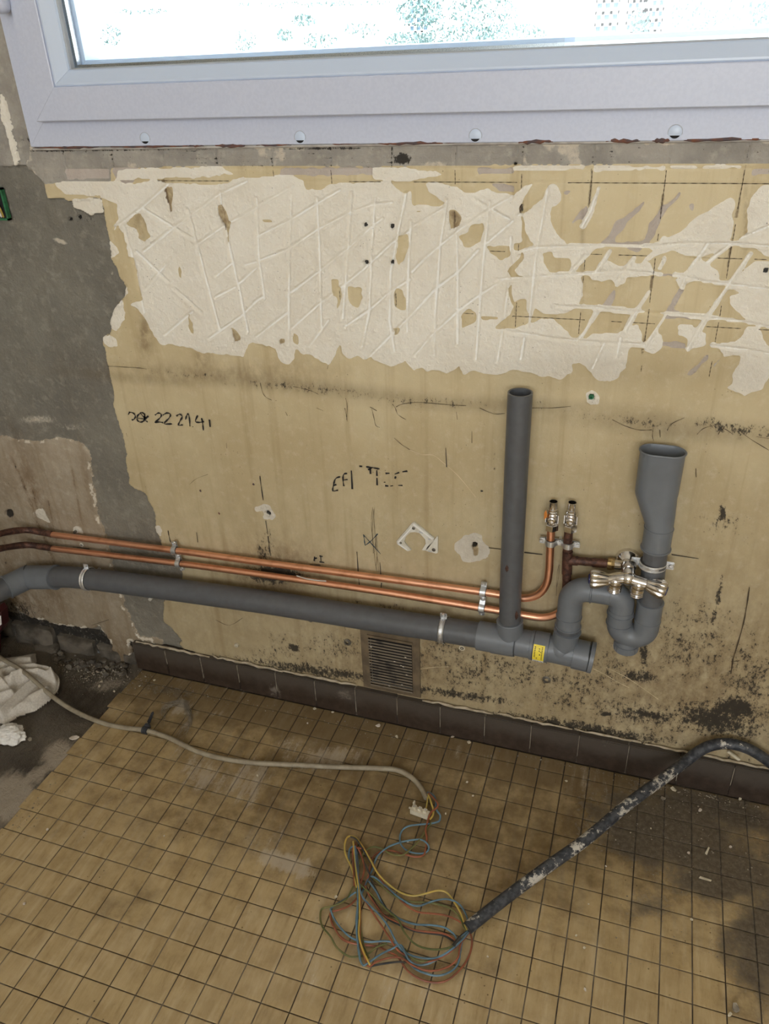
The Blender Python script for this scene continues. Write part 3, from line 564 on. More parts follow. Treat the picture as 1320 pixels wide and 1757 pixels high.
def tile_mesh(x0, x1, y0, y1, sub, seed):
    rd = random.Random(seed); g_ = .0010; x0 += g_; x1 -= g_; y0 += g_; y1 -= g_; bv = .0009
    h = rd.uniform(-.0003,.0004); tx, ty = rd.uniform(-.008,.008), rd.uniform(-.008,.008)
    us = [0, bv]+[(x1-x0)*k/sub for k in range(1, sub)]+[x1-x0-bv, x1-x0]; vs = [0, bv]+[(y1-y0)*k/sub for k in range(1, sub)]+[y1-y0-bv, y1-y0]
    n1, n2 = len(us), len(vs); v = []; f = []
    for i, u in enumerate(us):
        for j, q in enumerate(vs):
            e = i in (0, n1-1) or j in (0, n2-1); v.append((x0+u, y0+q, h+(u-.025)*tx+(q-.025)*ty-(.00035 if e else 0)))
    for i in range(n1-1):
        for j in range(n2-1): f.append((i*n2+j, (i+1)*n2+j, (i+1)*n2+j+1, i*n2+j+1))
    ring = [i*n2 for i in range(n1)]+[(n1-1)*n2+j for j in range(1, n2)]+[i*n2+n2-1 for i in range(n1-2, -1, -1)]+[j for j in range(n2-2, 0, -1)]
    nb = len(v); v += [(v[k][0], v[k][1], -.005) for k in ring]; m_ = len(ring)
    f += [(ring[k], nb+k, nb+(k+1) % m_, ring[(k+1) % m_]) for k in range(m_)]
    return v, f
cand = []
for i in range(-4, 28):
    for j in range(-6, 14):
        x0, x1, y0, y1 = i*T, (i+1)*T, (j-14)*T, min((j-13)*T, -.0135)
        ex = 0
        if i == -4: ex = .004*math.sin(j*2.1)+.002; x0 += .002+ex
        cx, cy = px_of(np.array([x0,x1,x0,x1]), np.array([y0,y0,y1,y1]), np.zeros(4))
        if cx.max() < -5 or cx.min() > 1325 or cy.min() > 1760: vis = 0
        else: vis = (min(cx.max(),1320)-max(cx.min(),0))*(min(cy.max(),1757)-max(cy.min(),0))
        cand.append((vis, x0, x1, y0, y1))
cand.sort(reverse=True); rest = MB(); nvis = 0
for k, (vis, x0, x1, y0, y1) in enumerate(cand):
    if k < 300 and vis > 0:
        v, f = tile_mesh(x0, x1, y0, y1, 3, k); me = bpy.data.meshes.new('tile'); me.from_pydata(v, [], f)
        V = np.array(v); floor_attrs(me, V[:,0], V[:,1]); obj('tile', me, 'tile', floor)
    else: v, f = tile_mesh(x0, x1, y0, y1, 3, k); rest.add(v, f)
me = bpy.data.meshes.new('small_tile'); me.from_pydata(rest.v, [], rest.f); V = np.array(rest.v); floor_attrs(me, V[:,0], V[:,1])
obj('small_tile', me, 'tile', floor, kind='stuff')
far = MB()                                  # the rest of the room, off frame
for i in range(-4, 52):
    for j in range(-66, 14):
        if (i < 28 and j >= -6): continue
        x0, x1, y0, y1 = i*T+.001, (i+1)*T-.001, (j-14)*T+.001, min((j-13)*T-.001, -.0135); far.add([(x0,y0,0),(x1,y0,0),(x1,y1,0),(x0,y1,0)], [(0,1,2,3)])
me = bpy.data.meshes.new('distant_tile'); me.from_pydata(far.v, [], far.f); V = np.array(far.v); floor_attrs(me, V[:,0], V[:,1]); obj('distant_tile', me, 'tile', floor, kind='stuff')
# bare screed to the left, rough, with a pale mortar margin against the tiles
X, Y = np.meshgrid(axis(-.72, -.70, -.193, -.19, .006, .03), axis(-4.3, -.75, .012, .014, .006, .12), indexing='ij')
Zs = -.0008+.0024*fbm(X, Y, .09, 5, 17)+.0010*fbm(X, Y, .02, 3, 18); Zs = np.where(X > -.2, np.minimum(Zs, -.0012), Zs)
me = grid_mesh('screed_patch', X, Y, Zs); o = obj('screed_patch', me, 'screed', floor); o['label'] = 'dark bare screed left of the ochre tiles'
a, b_ = px_of(X.ravel(), Y.ravel(), 0.)
for n, lst in (('dirt_shade', [(150,1200,160,60,.5),(60,1330,100,60,.6)]), ('grit', [(120,1170,140,30,.5)]),
               ('pale', [(105,1300,40,34,.85),(60,1330,60,14,.7,-35),(20,1370,50,50,.95,-40),(70,1340,20,20,.5),(185,1175,50,16,.5,-10),(75,1215,40,20,.35),(130,1270,14,6,.5,-30)])):
    me.attributes.new(n, 'FLOAT', 'POINT').data.foreach_set('value', blobs(a, b_, lst).astype(np.float32))

# ------------------------------------------------------------------ skirting tiles along the wall
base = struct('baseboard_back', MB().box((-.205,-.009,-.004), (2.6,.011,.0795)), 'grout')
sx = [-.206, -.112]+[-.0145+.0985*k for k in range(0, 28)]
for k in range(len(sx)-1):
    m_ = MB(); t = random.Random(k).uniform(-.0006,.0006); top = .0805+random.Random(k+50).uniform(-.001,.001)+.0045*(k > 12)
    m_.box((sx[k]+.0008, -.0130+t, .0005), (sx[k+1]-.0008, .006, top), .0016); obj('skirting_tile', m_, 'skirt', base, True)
for x in sx[1:-1]:
    obj('pale_joint', MB().box((x-.0006,-.0138,.012+.03*random.Random(int(x*999)).random()), (x+.0006,-.011,.079)), 'crumb', base)
# broken cream plaster bead lying along the top of the skirting
def bead(x0, x1, z, r, sd):
    rd = random.Random(sd); P = [(x, -.006+rd.uniform(-.002,.002), z+rd.uniform(-.0015,.0015)) for x in np.arange(x0, x1, .012)]
    return MB().tube(P, lambda t: .72*r*(.55+.45*math.sin(3.1*min(max(t,.02),.98))+.2*math.sin(t*57+sd)), 6)
for x0, x1, z, r, sd in ((-.195,.02,.083,.0042,1),(.02,.20,.085,.0045,2),(.20,.392,.086,.0046,3),(.535,.70,.084,.004,4),(.70,.86,.088,.0034,5),(.86,1.0,.089,.0032,6),(1.0,1.28,.090,.0036,7)):
    obj('plaster_bead', bead(x0, x1, z, r, sd), 'bead_cream', wall, True)
# exposed footing stones where the skirting is missing
def stone(x0, x1, z0, z1, y0, sd):
    m_ = MB(); import bmesh
    bm = bmesh.new(); bmesh.ops.create_cube(bm, size=1); bmesh.ops.subdivide_edges(bm, edges=bm.edges[:], cuts=5, use_grid_fill=True)
    rd = random.Random(sd); a_, b__ = rd.uniform(0,9), rd.uniform(0,9)
    for q in bm.verts:
        p = q.co; e = max(abs(p.x), abs(p.z))*2; k = 1-.10*max(0, e-.75)/.25
        x = (x0+x1)/2+p.x*(x1-x0)*k; z = (z0+z1)/2+p.z*(z1-z0)*k; y = y0+(.5+p.y)*.05
        y += .005*math.sin(x*60+a_)*math.sin(z*75+b__)+rd.uniform(-.0015,.0015)+(.010*max(0, e-.8)/.2 if p.y < 0 else 0)
        q.co = Vector((x, y, z))
    bm.verts.index_update(); m_.add([q.co for q in bm.verts], [[q.index for q in f.verts] for f in bm.faces]); bm.free(); return m_
for x0, x1, z0, z1, y0, sd in ((-.715,-.60,-.01,.075,-.006,1),(-.597,-.462,-.02,.056,-.010,2),(-.458,-.338,-.012,.040,-.008,3),(-.336,-.258,-.012,.034,-.004,4),(-.520,-.44,-.03,.010,-.028,5),(-.256,-.21,-.012,.03,-.001,6)):
    obj('footing_stone', stone(x0, x1, z0, z1, y0, sd), 'stone', wall, True)

# ------------------------------------------------------------------ window in view
X0, Z0, X1, Z1 = -.1585, 1.1872, 1.90, 2.21
win = struct('window_1', MB().box((-.158,.05,1.178), (1.899,.20,1.1955)), 'upvc')
def member(side, prof, m_=None, gap=.0002):  # prof: (inset from the frame's outer edge, Y)
    m_ = m_ or MB(); rs = []
    for e in (0, 1):
        r = []
        for d, y in prof:
            g_ = gap*(1 if e == 0 else -1)
            if side == 'b': r.append((X0+d+g_ if e == 0 else X1-d+g_, y, Z0+d))
            if side == 't': r.append((X0+d+g_ if e == 0 else X1-d+g_, y, Z1-d))
            if side == 'l': r.append((X0+d, y, Z0+d+g_ if e == 0 else Z1-d+g_))
            if side == 'r': r.append((X1-d, y, Z0+d+g_ if e == 0 else Z1-d+g_))
        rs.append(r)
    return m_.rings(rs)
FR = [(0,-.004),(.001,-.005),(.0445,-.005),(.060,-.005),(.060,.055),(0,.055)]
SH = [(.0400,-.004),(.0400,-.0215),(.0415,-.0235),(.0885,-.0235),(.0900,-.0228),(.0905,-.019),(.0905,.045),(.045,.045)]
BD = [(.0905,.006),(.0905,-.0200),(.0925,-.0215),(.0950,-.0212),(.1120,-.0075),(.1135,-.0045),(.1135,.006)]
GK = [(.1128,.0065),(.1128,-.0030),(.1150,-.0018),(.1158,.0065)]
for s_ in 'blrt':
    obj('outer_frame', member(s_, FR), 'upvc', win); obj('sash_rail', member(s_, SH), 'upvc', win)
    obj('glazing_bead', member(s_, BD), 'bead', win); obj('gasket', member(s_, GK), 'seal', win)
    obj('spacer_bar', member(s_, [(.113,.009),(.113,.021),(.120,.021),(.120,.009)]), 'dotspacer', win)
    obj('outer_rebate', member(s_, [(.1135,.024),(.1135,.060),(.128,.060),(.126,.024)]), 'bead', win)
obj('pane', MB().box((X0+.108,.0066,Z0+.108), (X1-.108,.0086,Z1-.108)), 'glass', win)
for x, y in ((249,238),(515,236),(816,233),(1159,227)):
    p = W(x, y, -.005); cap = obj('drain_cap', MB().lathe(p+[0,.001,0], (0,-1,0), [(0,.0088),(.0012,.0088),(.0018,.0078)], 28), 'bead', win, True)
    obj('slot', MB().prism([p+[.0076*math.cos(a), -.0009, .0076*math.sin(a)] for a in np.linspace(PI*1.17, PI*1.83, 9)], (0,-.0003,0)), 'dark', cap)
    obj('rim_line', MB().tube([p+[.0094*math.cos(a), -.0002, .0094*math.sin(a)] for a in np.linspace(-.3, PI+.3, 20)], .0004, 5), 'seal', cap)
p = W(2, 8, -.03); hb = obj('hinge_cover', MB().lathe((p[0],p[1],p[2]-.002), (0,0,1), [(-.010,.004),(-.008,.010),(-.003,.0135),(.004,.0145),(.09,.0145),(.092,.012)], 24), 'upvc', win, True)
cm = random.Random(3)
for x0, x1, th in ((60,170,3),(95,160,5),(235,290,4),(190,340,3),(320,350,3),(370,420,6),(440,500,3),(640,690,3),(660,760,5),(890,950,6),(1040,1100,6),(1120,1150,7),(1150,1320,5),(700,780,2),(560,620,2)):
    P = [W(x, 253.5-(x-57)*.0123+cm.uniform(-1.2,1.2), -.0035) for x in np.linspace(x0, x1, 9)]
    obj('rusty_caulk', MB().tube(P, lambda t: .0005*th*(.35+.65*math.sin(PI*min(max(t,.03),.97)))*(1+.3*math.sin(t*31)), 6), 'caulk', wall, True)
P = [W(x, 256-(x-57)*.0125, -.001) for x in np.linspace(57, 1330, 60)]
obj('caulk_line', MB().tube(P, .0022, 6), 'putty_grey', wall, True)

# ------------------------------------------------------------------ outside
struct('ground', MB().box((-40,.3,-3.0), (60,70,-2.6)), 'gravel')
hs = thing('house', 'pale rendered house with gridded windows far beyond the window glass', 'building', (5, 24, -2.6))
obj('wall', MB().box((-14,24,-2.6), (26,30,7)), 'fac', hs); obj('roof', MB().prism([(-14.5,23.6,7),(-14.5,30.4,7),(-14.5,27,10)], (41,0,0)), 'bark', hs)
for x, y, w_, h_ in ((1042,32,.62,1.3),(1092,30,.5,1.2),(1122,26,.5,1.2),(720,20,.6,1.0)):
    q = W(x, y, 23.95); wn = obj('window', MB().box((q[0]-w_/2,23.9,q[2]-h_/2), (q[0]+w_/2,24.02,q[2]+h_/2)), 'facglass', hs)
    mu = MB(); [mu.box((q[0]-w_/2+w_*k/3-.04,23.84,q[2]-h_/2), (q[0]-w_/2+w_*k/3+.04,23.9,q[2]+h_/2)) for k in range(4)]; [mu.box((q[0]-w_/2,23.84,q[2]-h_/2+h_*k/5-.04), (q[0]+w_/2,23.9,q[2]-h_/2+h_*k/5+.04)) for k in range(6)]
    obj('glazing_bars', mu, 'fac', wn)
gw = MB(); gw.box((-14,12,-2.6), (20,12.25,1.06)); o = obj('garden_wall', gw, 'fac'); o['label'] = 'low white garden wall seen through the window, in front of the house'; o['category'] = 'wall'
def bush(label, spots, n, ls, sd, trunkx):
    rd = random.Random(sd); m_ = MB()
    for _ in range(n):
        x, y, rx, ry, Yd = rd.choice(spots); th = rd.uniform(0, 2*PI); r = math.sqrt(rd.random())
        p = Vector(W(x+rx*r*math.cos(th), y+ry*r*math.sin(th), Yd+rd.uniform(-.5,.5)))
        a_ = Vector((rd.gauss(0,1), rd.gauss(0,1), rd.gauss(0,1))).normalized()*ls*rd.uniform(.5,1.2); b__ = a_.orthogonal().normalized()*ls*.4
        m_.add([p-a_*.5, p+b__*.5, p+a_*.5, p-b__*.5], [(0,1,2,3)])
    t = thing('garden_tree', label, 'tree', W(trunkx, 120, spots[0][4])*[1,1,0]+[0,0,-2.6])
    obj('foliage', m_, 'leaf', t)
    b0 = W(trunkx, 120, spots[0][4]); c0 = W(spots[0][0], spots[0][1], spots[0][4]); tm = MB().tube([(b0[0],b0[1],-2.6), b0, c0], lambda u: .09*(1-.7*u), 8)
    obj('trunk', tm, 'bark', t)
bush('leafy garden tree with pale green foliage behind the middle of the glass', [(770,35,80,45,9.),(830,20,60,30,9.2),(720,20,40,25,9.),(790,65,70,20,9.),(880,60,60,20,9.2),(700,70,40,15,9.)], 2600, .055, 1, 800)
bush('leafy garden tree at the right behind the glass', [(1190,30,40,35,8.),(1270,20,50,30,8.2),(1200,60,40,12,8.),(1320,30,30,30,8.),(1100,40,20,25,8.5)], 1100, .06, 2, 1210)
bush('thin row of distant shrubs showing at the left of the glass', [(240,20,50,5,16.),(500,8,100,5,16.),(600,5,80,4,16.),(190,60,18,20,14.),(420,70,20,20,13.),(550,70,30,14,13.),(520,35,22,10,13.),(490,60,14,10,13.),(620,50,30,14,13.)], 900, .08, 3, 420)

# ------------------------------------------------------------------ grey waste pipe assembly
V = Vector
YP = -.042
dr = thing('waste_pipe', 'grey plastic waste pipe with tees, trap and funnel running along the wall', 'pipe', W(500, 1040, YP))
mp = [W(95,990.5,YP), W(155,993.5,YP), W(440,1031,YP), W(640,1062,YP), W(760,1080,YP), W(821,1090,YP)]
R5 = .0252
o = obj('pipe', MB().tube([mp[0]]+mp[1:]+[W(880,1100,YP)], R5, 32, smooth=6), 'pvc', dr, True); o['label'] = 'long dark grey horizontal pipe'
e0 = W(95,990.5,YP); e1 = W(50,991,YP); dd = V((-.62,-1.2,-.06)).normalized()
k = V(e1)+V((-.004,0,0))
obj('elbow', MB().tube([e0, V(e0).lerp(k,.55), k, k+dd*.012, k+dd*.030, k+dd*.050], lambda t: .0285, 32, smooth=5), 'pvcf', dr, True)
for q, a_ in ((V(e0), V(e0)-k), (k, V((1,0,0))-dd), (k+dd*.05, dd)):
    a_ = V(a_).normalized(); obj('socket_ring', MB().lathe(q-a_*.0015, a_, [(0,.0285),(.0003,.0298),(.003,.0298),(.0033,.0285)], 32), 'pvcf' if q != k else 'pvcj', dr, True)
obj('branch_pipe', MB().tube([k+dd*.045, k+dd*.30, k+dd*.52, V((-.672,-1.0,.24)), V((-.675,-1.7,.225))], R5, 32), 'pvc', dr, True)
def fitting(name, m_, lst, **kw):
    q = MB()
    for a_, b__, prof in lst:
        a_ = V(a_); b__ = V(b__); q.lathe(a_, b__-a_, [(0,prof[0][1]*.9)]+[((b__-a_).length*u, r) for u, r in prof]+[((b__-a_).length, prof[-1][1]*.9)], 32)
    return obj(name, q, m_, dr, True, **kw)
RF = .0288
ax = lambda x, y: W(x, y, YP)
A0_, A1_, A2_, A3_ = ax(821,1090), ax(885,1101), ax(916,1107), ax(1019,1129)
fitting('reducing_tee', 'pvcf', [(A0_, A1_, [(0,RF),(1,RF)]), (ax(846,1095), ax(884,1101), [(0,RF+.0006),(1,RF+.0006)]), (ax(876,1099), W(875,1064,YP), [(0,.0252),(.97,.0252),(1,.0240)]), (A1_, A2_, [(0,.0268),(.85,.0268),(.86,.0288),(1,.0288)])])
fitting('branch_tee', 'pvcf', [(V(A2_)+V((.0016,0,0)), ax(942,1112), [(0,RF),(1,RF)]), (ax(942,1112), ax(984,1121), [(0,.0262),(1,.0262)]), (ax(984,1121), ax(1010,1127), [(0,RF),(1,RF)]), (ax(966,1117), W(973,1083,YP), [(0,.0236),(.55,.0236),(.6,.0238),(1,.0238)])])
fitting('end_plug', 'pvcf', [(ax(1011,1127), ax(1019,1129), [(0,RF*.97),(.1,RF+.001),(.9,RF+.001),(1,RF)])])
for x, y in ((886,1101.3),(916.5,1107.3),(1010.5,1126.8)):
    obj('joint_gap', MB().lathe(V(ax(x,y))-V((.0008,0,0)), V(A3_)-V(A0_), [(0,.0255),(0,.0286),(.0016,.0286),(.0016,.0255)], 32), 'pvcj', dr, True)
# slope of the body behind the branch socket
obj('sweep', MB().blob(ax(962,1112), .0262, 3, 3, 0, (1.1,1,.9)), 'pvcf', dr, True)
# standpipe, open at the top
sp = [W(875,1070,YP), W(877,1000,YP), W(885,830,YP), W(893,673,YP)]
o = obj('standpipe', MB().tube(sp, .0202, 36, smooth=4, hollow=.0028), 'pvc', dr, True); o['label'] = 'upright dark grey pipe, open on top'
for x, y, r in ((871,966,.0042),(889,1046,.0056)):
    q = V(W(x, y, YP-.0185)); q2 = V((W(876.5,y,YP))); n_ = (q-q2); n_.z = 0; n_ = n_.normalized(); c_ = q2+n_*.0196
    obj('scorch_mark', MB().blob(c_, r, 4, 2, .15, (.75,.3,1.7)), 'oldcu', dr, True)
# trap: short stub, elbow up and over, U bend, cleanout, riser, funnel
xb = W(974,1083,YP)[0]; zt = W(974,1083,YP)[2]
xs_, zs_ = W(975,1045,YP)[0], W(1010,1012,YP)[2]
xl, xr = W(1064,1060,YP)[0], W(1111,1060,YP)[0]+.001; zb = W(1085,1092,YP)[2]
RT = .0222
obj('stub_pipe', MB().tube([(xb,YP,zt-.02),(xb,YP,zt+.03)], .0198, 28), 'pvc', dr, True)
def arc(cx, cz, r, a0, a1, n=10): return [(cx+r*math.cos(a), YP, cz+r*math.sin(a)) for a in np.linspace(a0, a1, n)]
re = .030
P = [(xb,YP,zt+.012),(xb,YP,zs_-re)]+arc(xb+re, zs_-re, re, PI, PI/2)[1:]+[(xb+re+.004,YP,zs_)]
obj('bend', MB().tube(P, RT, 32), 'pvcf', dr, True)
P = [(xb+re+.004,YP,zs_),(xl-.020,YP,zs_)]+arc(xl-.020, zs_-.020, .020, PI/2, 0)[1:]+[(xl,YP,zs_-.040)]
obj('return_bend', MB().tube(P, RT-.0006, 32), 'pvcf', dr, True)
ru = (xr-xl)/2; zc = zb+.026
P = [(xl,YP,zs_-.030),(xl,YP,zc)]+arc((xl+xr)/2, zc, ru, PI, 2*PI, 14)[1:]+[(xr,YP,zc+.055)]
obj('u_bend', MB().tube(P, RT, 32), 'pvcf', dr, True)
for q, d_, r in (((xb,YP,zt+.012),(0,0,1),.0242),((xb,YP,zt+.034),(0,0,1),.0236),((xb,YP,zt-.001),(0,0,1),.0252),((xb+re+.003,YP,zs_),(1,0,0),.0238),((xl-.022,YP,zs_),(1,0,0),.0222),((xl,YP,zs_-.041),(0,0,1),.0240),((xl,YP,zs_-.062),(0,0,1),.0236),((xr,YP,zc+.054),(0,0,1),.0232),((xr,YP,zc+.015),(0,0,1),.0229)):
    obj('socket_ring', MB().lathe(q, d_, [(0,r-.0015),(.0006,r),(.0024,r),(.003,r-.0015)], 32), 'pvcf', dr, True)
cx_ = (xl+xr)/2-.006
co = obj('cleanout_cap', MB().lathe((cx_,YP,zb-.031), (.0,0,1), [(0,.019),(.0012,.0215),(.014,.0218),(.0145,.020),(.028,.018)], 32), 'pvcf', dr, True)
for a in np.linspace(0, 2*PI, 22, endpoint=False): obj('grip', MB().box((cx_+.0216*math.cos(a)-.0007, YP+.0216*math.sin(a)-.0007, zb-.029), (cx_+.0216*math.cos(a)+.0007, YP+.0216*math.sin(a)+.0007, zb-.018)), 'pvcf', co)
zf = W(1131,906,YP)[2]; xf = W(1131,906,YP)[0]; zk = W(1128,942,YP)[2]
obj('riser_pipe', MB().tube([(xr,YP,zc+.05),((xr+xf)/2,YP,zc+.10),(xf,YP,zk+.02)], .0198, 28), 'pvc', dr, True)
def stad(cx, cz, hw, hd, n=48, cy=YP):
    r = min(hw, hd); return [(cx+math.copysign(max(hw-r,0), math.cos(a))+r*math.cos(a), cy+hd/r*r*math.sin(a), cz) for a in (2*PI*j/n+.001 for j in range(n))]
xt0, xt1 = W(1098,776,YP)[0], W(1178,776,YP)[0]; xt = (xt0+xt1)/2; hw = (xt1-xt0)/2; zt_ = W(1138,774,YP)[2]; zn = W(1090,842,YP)[2]
def fsec(k):
    s_ = [(xf,zk,.0232,.0232),(xf,zf,.0232,.0232),(xf,zf+.004,.0222,.0222),(xf*.62+xt*.38,zf*.62+zn*.38+.002,.0222*.62+hw*.38,.0218),(xt,zn-.003,hw-.0015,.0212),(xt,zn+.003,hw-.0007,.0212),(xt,zt_-.004,hw,.0212),(xt,zt_,hw+.001,.0222)]
    return [stad(a_, b__, c_-k, d_-k) for a_, b__, c_, d_ in s_]
o_, i_ = fsec(0), fsec(.0022)
obj('funnel', MB().rings(o_+i_[::-1], cap0=False, cap1=True), 'pvcf', dr, True)['label'] = 'lighter grey flattened funnel with oval mouth'
obj('rim', MB().tube(stad(xt, zt_, hw+.0006, .0218)+[stad(xt, zt_, hw+.0006, .0218)[0]], .0015, 8), 'pvcf', dr, True)
for z_, r in ((zf-.001,.0240),(zk,.0252)): obj('socket_ring', MB().lathe((xf,YP,z_), (0,0,1), [(0,r-.002),(.0008,r),(.0028,r),(.0036,r-.002)], 32), 'pvcf', dr, True)
# yellow sticker wrapped on the tee, printed lines and bars
axd = (V(A3_)-V(A0_)).normalized()
def sticker(name, x0, x1, a0, a1, r, m_, par):
    c0, c1 = V(ax(x0,1108+.2*(x0-920))), V(ax(x1,1108+.2*(x1-920))); u = axd.cross(V((0,1,0))).normalized(); u = -u if u.z < 0 else u
    n_ = axd.cross(u).normalized(); n_ = -n_ if n_.y > 0 else n_
    return obj(name, MB().rings([[c0+(n_*math.cos(a)+u*math.sin(a))*r, c1+(n_*math.cos(a)+u*math.sin(a))*r] for a in np.linspace(a0, a1, 10)], closed=False, cap0=False, cap1=False), m_, par, True)
stk = sticker('sticker', 918, 937, -.42, .78, .0292, 'labely', dr); sticker('sticker_foot', 918, 937, -.78, -.42, .0292, 'labelw', dr)
def onlabel(u, v, r=.0294):                 # u 0..1 along the axis, v angle
    c0 = V(ax(918+19*u, 1108+.2*(19*u-2))); uu = axd.cross(V((0,1,0))).normalized(); uu = -uu if uu.z < 0 else uu
    n_ = axd.cross(uu).normalized(); n_ = -n_ if n_.y > 0 else n_
    return c0+(n_*math.cos(v)+uu*math.sin(v))*r
pr = MB()
for u, v0, w_, l_ in ([(.17,.64-.115*k,.11,.062) for k in range(7)]+[(.80,.66-.10*k,.10,.055) for k in range(10)]+[(.55,.56,.10,.06),(.55,.42,.10,.06),(.68,.35,.09,.05),(.62,.18,.09,.09),(.38,-.12,.09,.05),(.38,-.20,.09,.05)]):
    pr.add([onlabel(u-w_/2,v0), onlabel(u+w_/2,v0), onlabel(u+w_/2,v0-l_), onlabel(u-w_/2,v0-l_)], [(0,1,2,3)])
for k in range(7): pr.add([onlabel(.12+.07*k,-.50), onlabel(.15+.07*k,-.50), onlabel(.15+.07*k,-.70), onlabel(.12+.07*k,-.70)], [(0,1,2,3)])
pr.add([onlabel(.70,-.5), onlabel(.76,-.5), onlabel(.95,-.72), onlabel(.88,-.72)], [(0,1,2,3)])
obj('print', pr, 'ink', stk)

# ------------------------------------------------------------------ copper pipes
YC = -.022; RC = .0071
c1 = thing('copper_pipe', 'upper bright copper pipe ending in the left chrome stop valve', 'pipe', W(300, 944, YC))
def cpath(lst): return [W(*a) for a in lst]
left1 = [np.array([-.68,-1.6,.37]), np.array([-.66,-.7,.372]), np.array([-.62,-.33,.374])]+cpath([(-60,938,-.16),(-15,921,-.105),(12,913,-.065),(45,909.5,-.03),(70,913,YC),(90,917,YC)])
left2 = [np.array([-.68,-1.6,.335]), np.array([-.665,-.7,.336]), np.array([-.63,-.34,.338])]+cpath([(-60,958,-.17),(-15,945,-.11),(12,939,-.07),(45,935,-.032),(70,937.5,YC),(90,941,YC)])
obj('patinated_bend', MB().tube(left1, lambda t: RC*(1.08+.05*math.sin(t*40)), 20, smooth=6), 'oldcu', c1, True)['label'] = 'dark brown tarnished bend'
run1 = cpath([(88,917,YC),(297,944,YC),(440,963.5,YC),(640,990,YC),(823,1015,YC),(870,1022.5,YC),(903,1026,YC),(925,1019,YC),(938,1002,YC),(942.5,980,YC),(944,950,YC),(946,908,YC),(946.3,903,YC)])
obj('pipe', MB().tube(run1, RC, 24, smooth=7), 'copper', c1, True)
c2 = thing('copper_pipe', 'lower bright copper pipe joining a dark brown riser with a chrome stop valve', 'pipe', W(300, 966, YC))
obj('patinated_bend', MB().tube(left2, lambda t: RC*(1.08+.05*math.sin(t*37)), 20, smooth=6), 'oldcu', c2, True)['label'] = 'dark brown tarnished bend'
run2 = cpath([(88,941,YC),(300,966,YC),(440,984.5,YC),(640,1013,YC),(823,1042.5,YC),(870,1050,YC),(905,1056.5,YC),(930,1059.5,YC),(950,1056,YC),(966,1046,YC),(971,1030,YC),(972,1015,YC)])
obj('pipe', MB().tube(run2, RC, 24, smooth=7), 'copper', c2, True)
obj('riser', MB().tube(cpath([(972,1022,YC),(973,985,YC),(974,940,YC),(977,903,YC)]), lambda t: .0078*(1+.03*math.sin(t*50)), 20, smooth=10), 'oldcu', c2, True)['label'] = 'dark brown tarnished riser'
obj('tee', MB().tube(cpath([(973,984,YC),(973.7,966,YC),(974.5,946,YC)]), .0091, 20, smooth=3).tube(cpath([(974,961,YC),(992,962.5,YC)]), .0088, 20), 'oldcu', c2, True)
obj('branch', MB().tube(cpath([(976,961,YC),(1010,964,YC),(1048,967,YC)]), lambda t: .0076*(1+.04*math.sin(t*33)), 20, smooth=8).tube(cpath([(1017,965,YC),(1040,966.5,YC)]), .0084, 20), 'oldcu', c2, True)
obj('brass_nut', MB().lathe(W(1043,966.5,YC), W(1055,968,YC)-W(1043,966.5,YC), [(0,.0105),(.001,.0115),(.008,.0115),(.0085,.0105),(.012,.0105)], 6).lathe(W(1043,966.5,YC), (1,0,0), [(0,.0108),(.006,.0108)], 16), 'brass', c2)
def valve(par, x, ybot, tagged):
    b0 = V(W(x, ybot, YC)); z = V((0,0,1)); g_ = V((0,-1,0))
    obj('nut', MB().lathe(b0-z*.001, z, [(0,.0105),(.0015,.0125),(.012,.0125),(.0135,.0108)], 6), 'chrome', par)
    bd = obj('valve_body', MB().lathe(b0+z*.012, z, [(0,.0098),(.003,.0108),(.005,.0092),(.011,.0102),(.020,.0102),(.022,.0088),(.025,.0105),(.027,.0088),(.030,.0088)], 24), 'chrome', par, True)
    obj('spout', MB().lathe(b0+z*.038, z, [(0,.0088),(.004,.0092),(.005,.0075),(.017,.0075),(.018,.0079),(.0182,.0068),(.002,.0064),(.002,.0001)], 24, cap=False), 'chrome', par, True)
    obj('stem', MB().lathe(b0+z*.024, g_, [(.004,.0065),(.013,.0065),(.0135,.0058),(.014,.0040),(.017,.0040),(.0172,.0030)], 16), 'chrome', bd, True)
    for s_ in (-1, 1): obj('side_lug', MB().box(b0+V((s_*.0106-.0008,-.004,.014)), b0+V((s_*.0106+.0008,.003,.031)), .0004), 'chrome', bd)
    if tagged: obj('orange_tag', MB().prism([b0+V(p) for p in ((-.0125,-.0065,.022),(-.0075,-.0105,.030),(-.0080,-.0105,.036),(-.0105,-.0085,.042),(-.0132,-.006,.035))], (-.0005,-.0012,0)), 'orange', bd)
valve(c1, 946.3, 908, True); valve(c2, 978, 910, False)

# ------------------------------------------------------------------ chrome double tap
tp = thing('double_tap', 'chrome double appliance tap with two fluted knobs in front of the trap', 'tap', W(1080, 965, -.02))
g_ = V((0,-1,0)); r0 = V(W(1078,962,-.004))
obj('wall_rosette', MB().lathe(r0+V((0,.006,0)), g_, [(0,.0235),(.006,.0235),(.011,.021),(.017,.0145),(.019,.0125)], 32), 'chrome', tp, True)
obj('inlet', MB().tube([W(1053,968,YC), W(1068,970,YC-.003), W(1076,971,YC-.008)], .0088, 20, smooth=3), 'chrome', tp, True)
n0 = r0+g_*.010; n1 = V(W(1078,975,-.050)); YT = -.066
cm_ = V(W(1078,992,YT))
obj('neck', MB().tube([n0, n0+g_*.018, n1, cm_+V((0,.004,.004))], .0112, 24, smooth=5).lathe(n1+V((0,.004,.006)), (cm_-n1), [(0,.0128),(.005,.0132),(.008,.0128)], 24), 'chrome', tp, True)
LK, RK = V(W(1046,995,YT)), V(W(1108,1001,YT)); LL, RR = V(W(1012,993,YT-.004)), V(W(1143,1014,YT-.004))
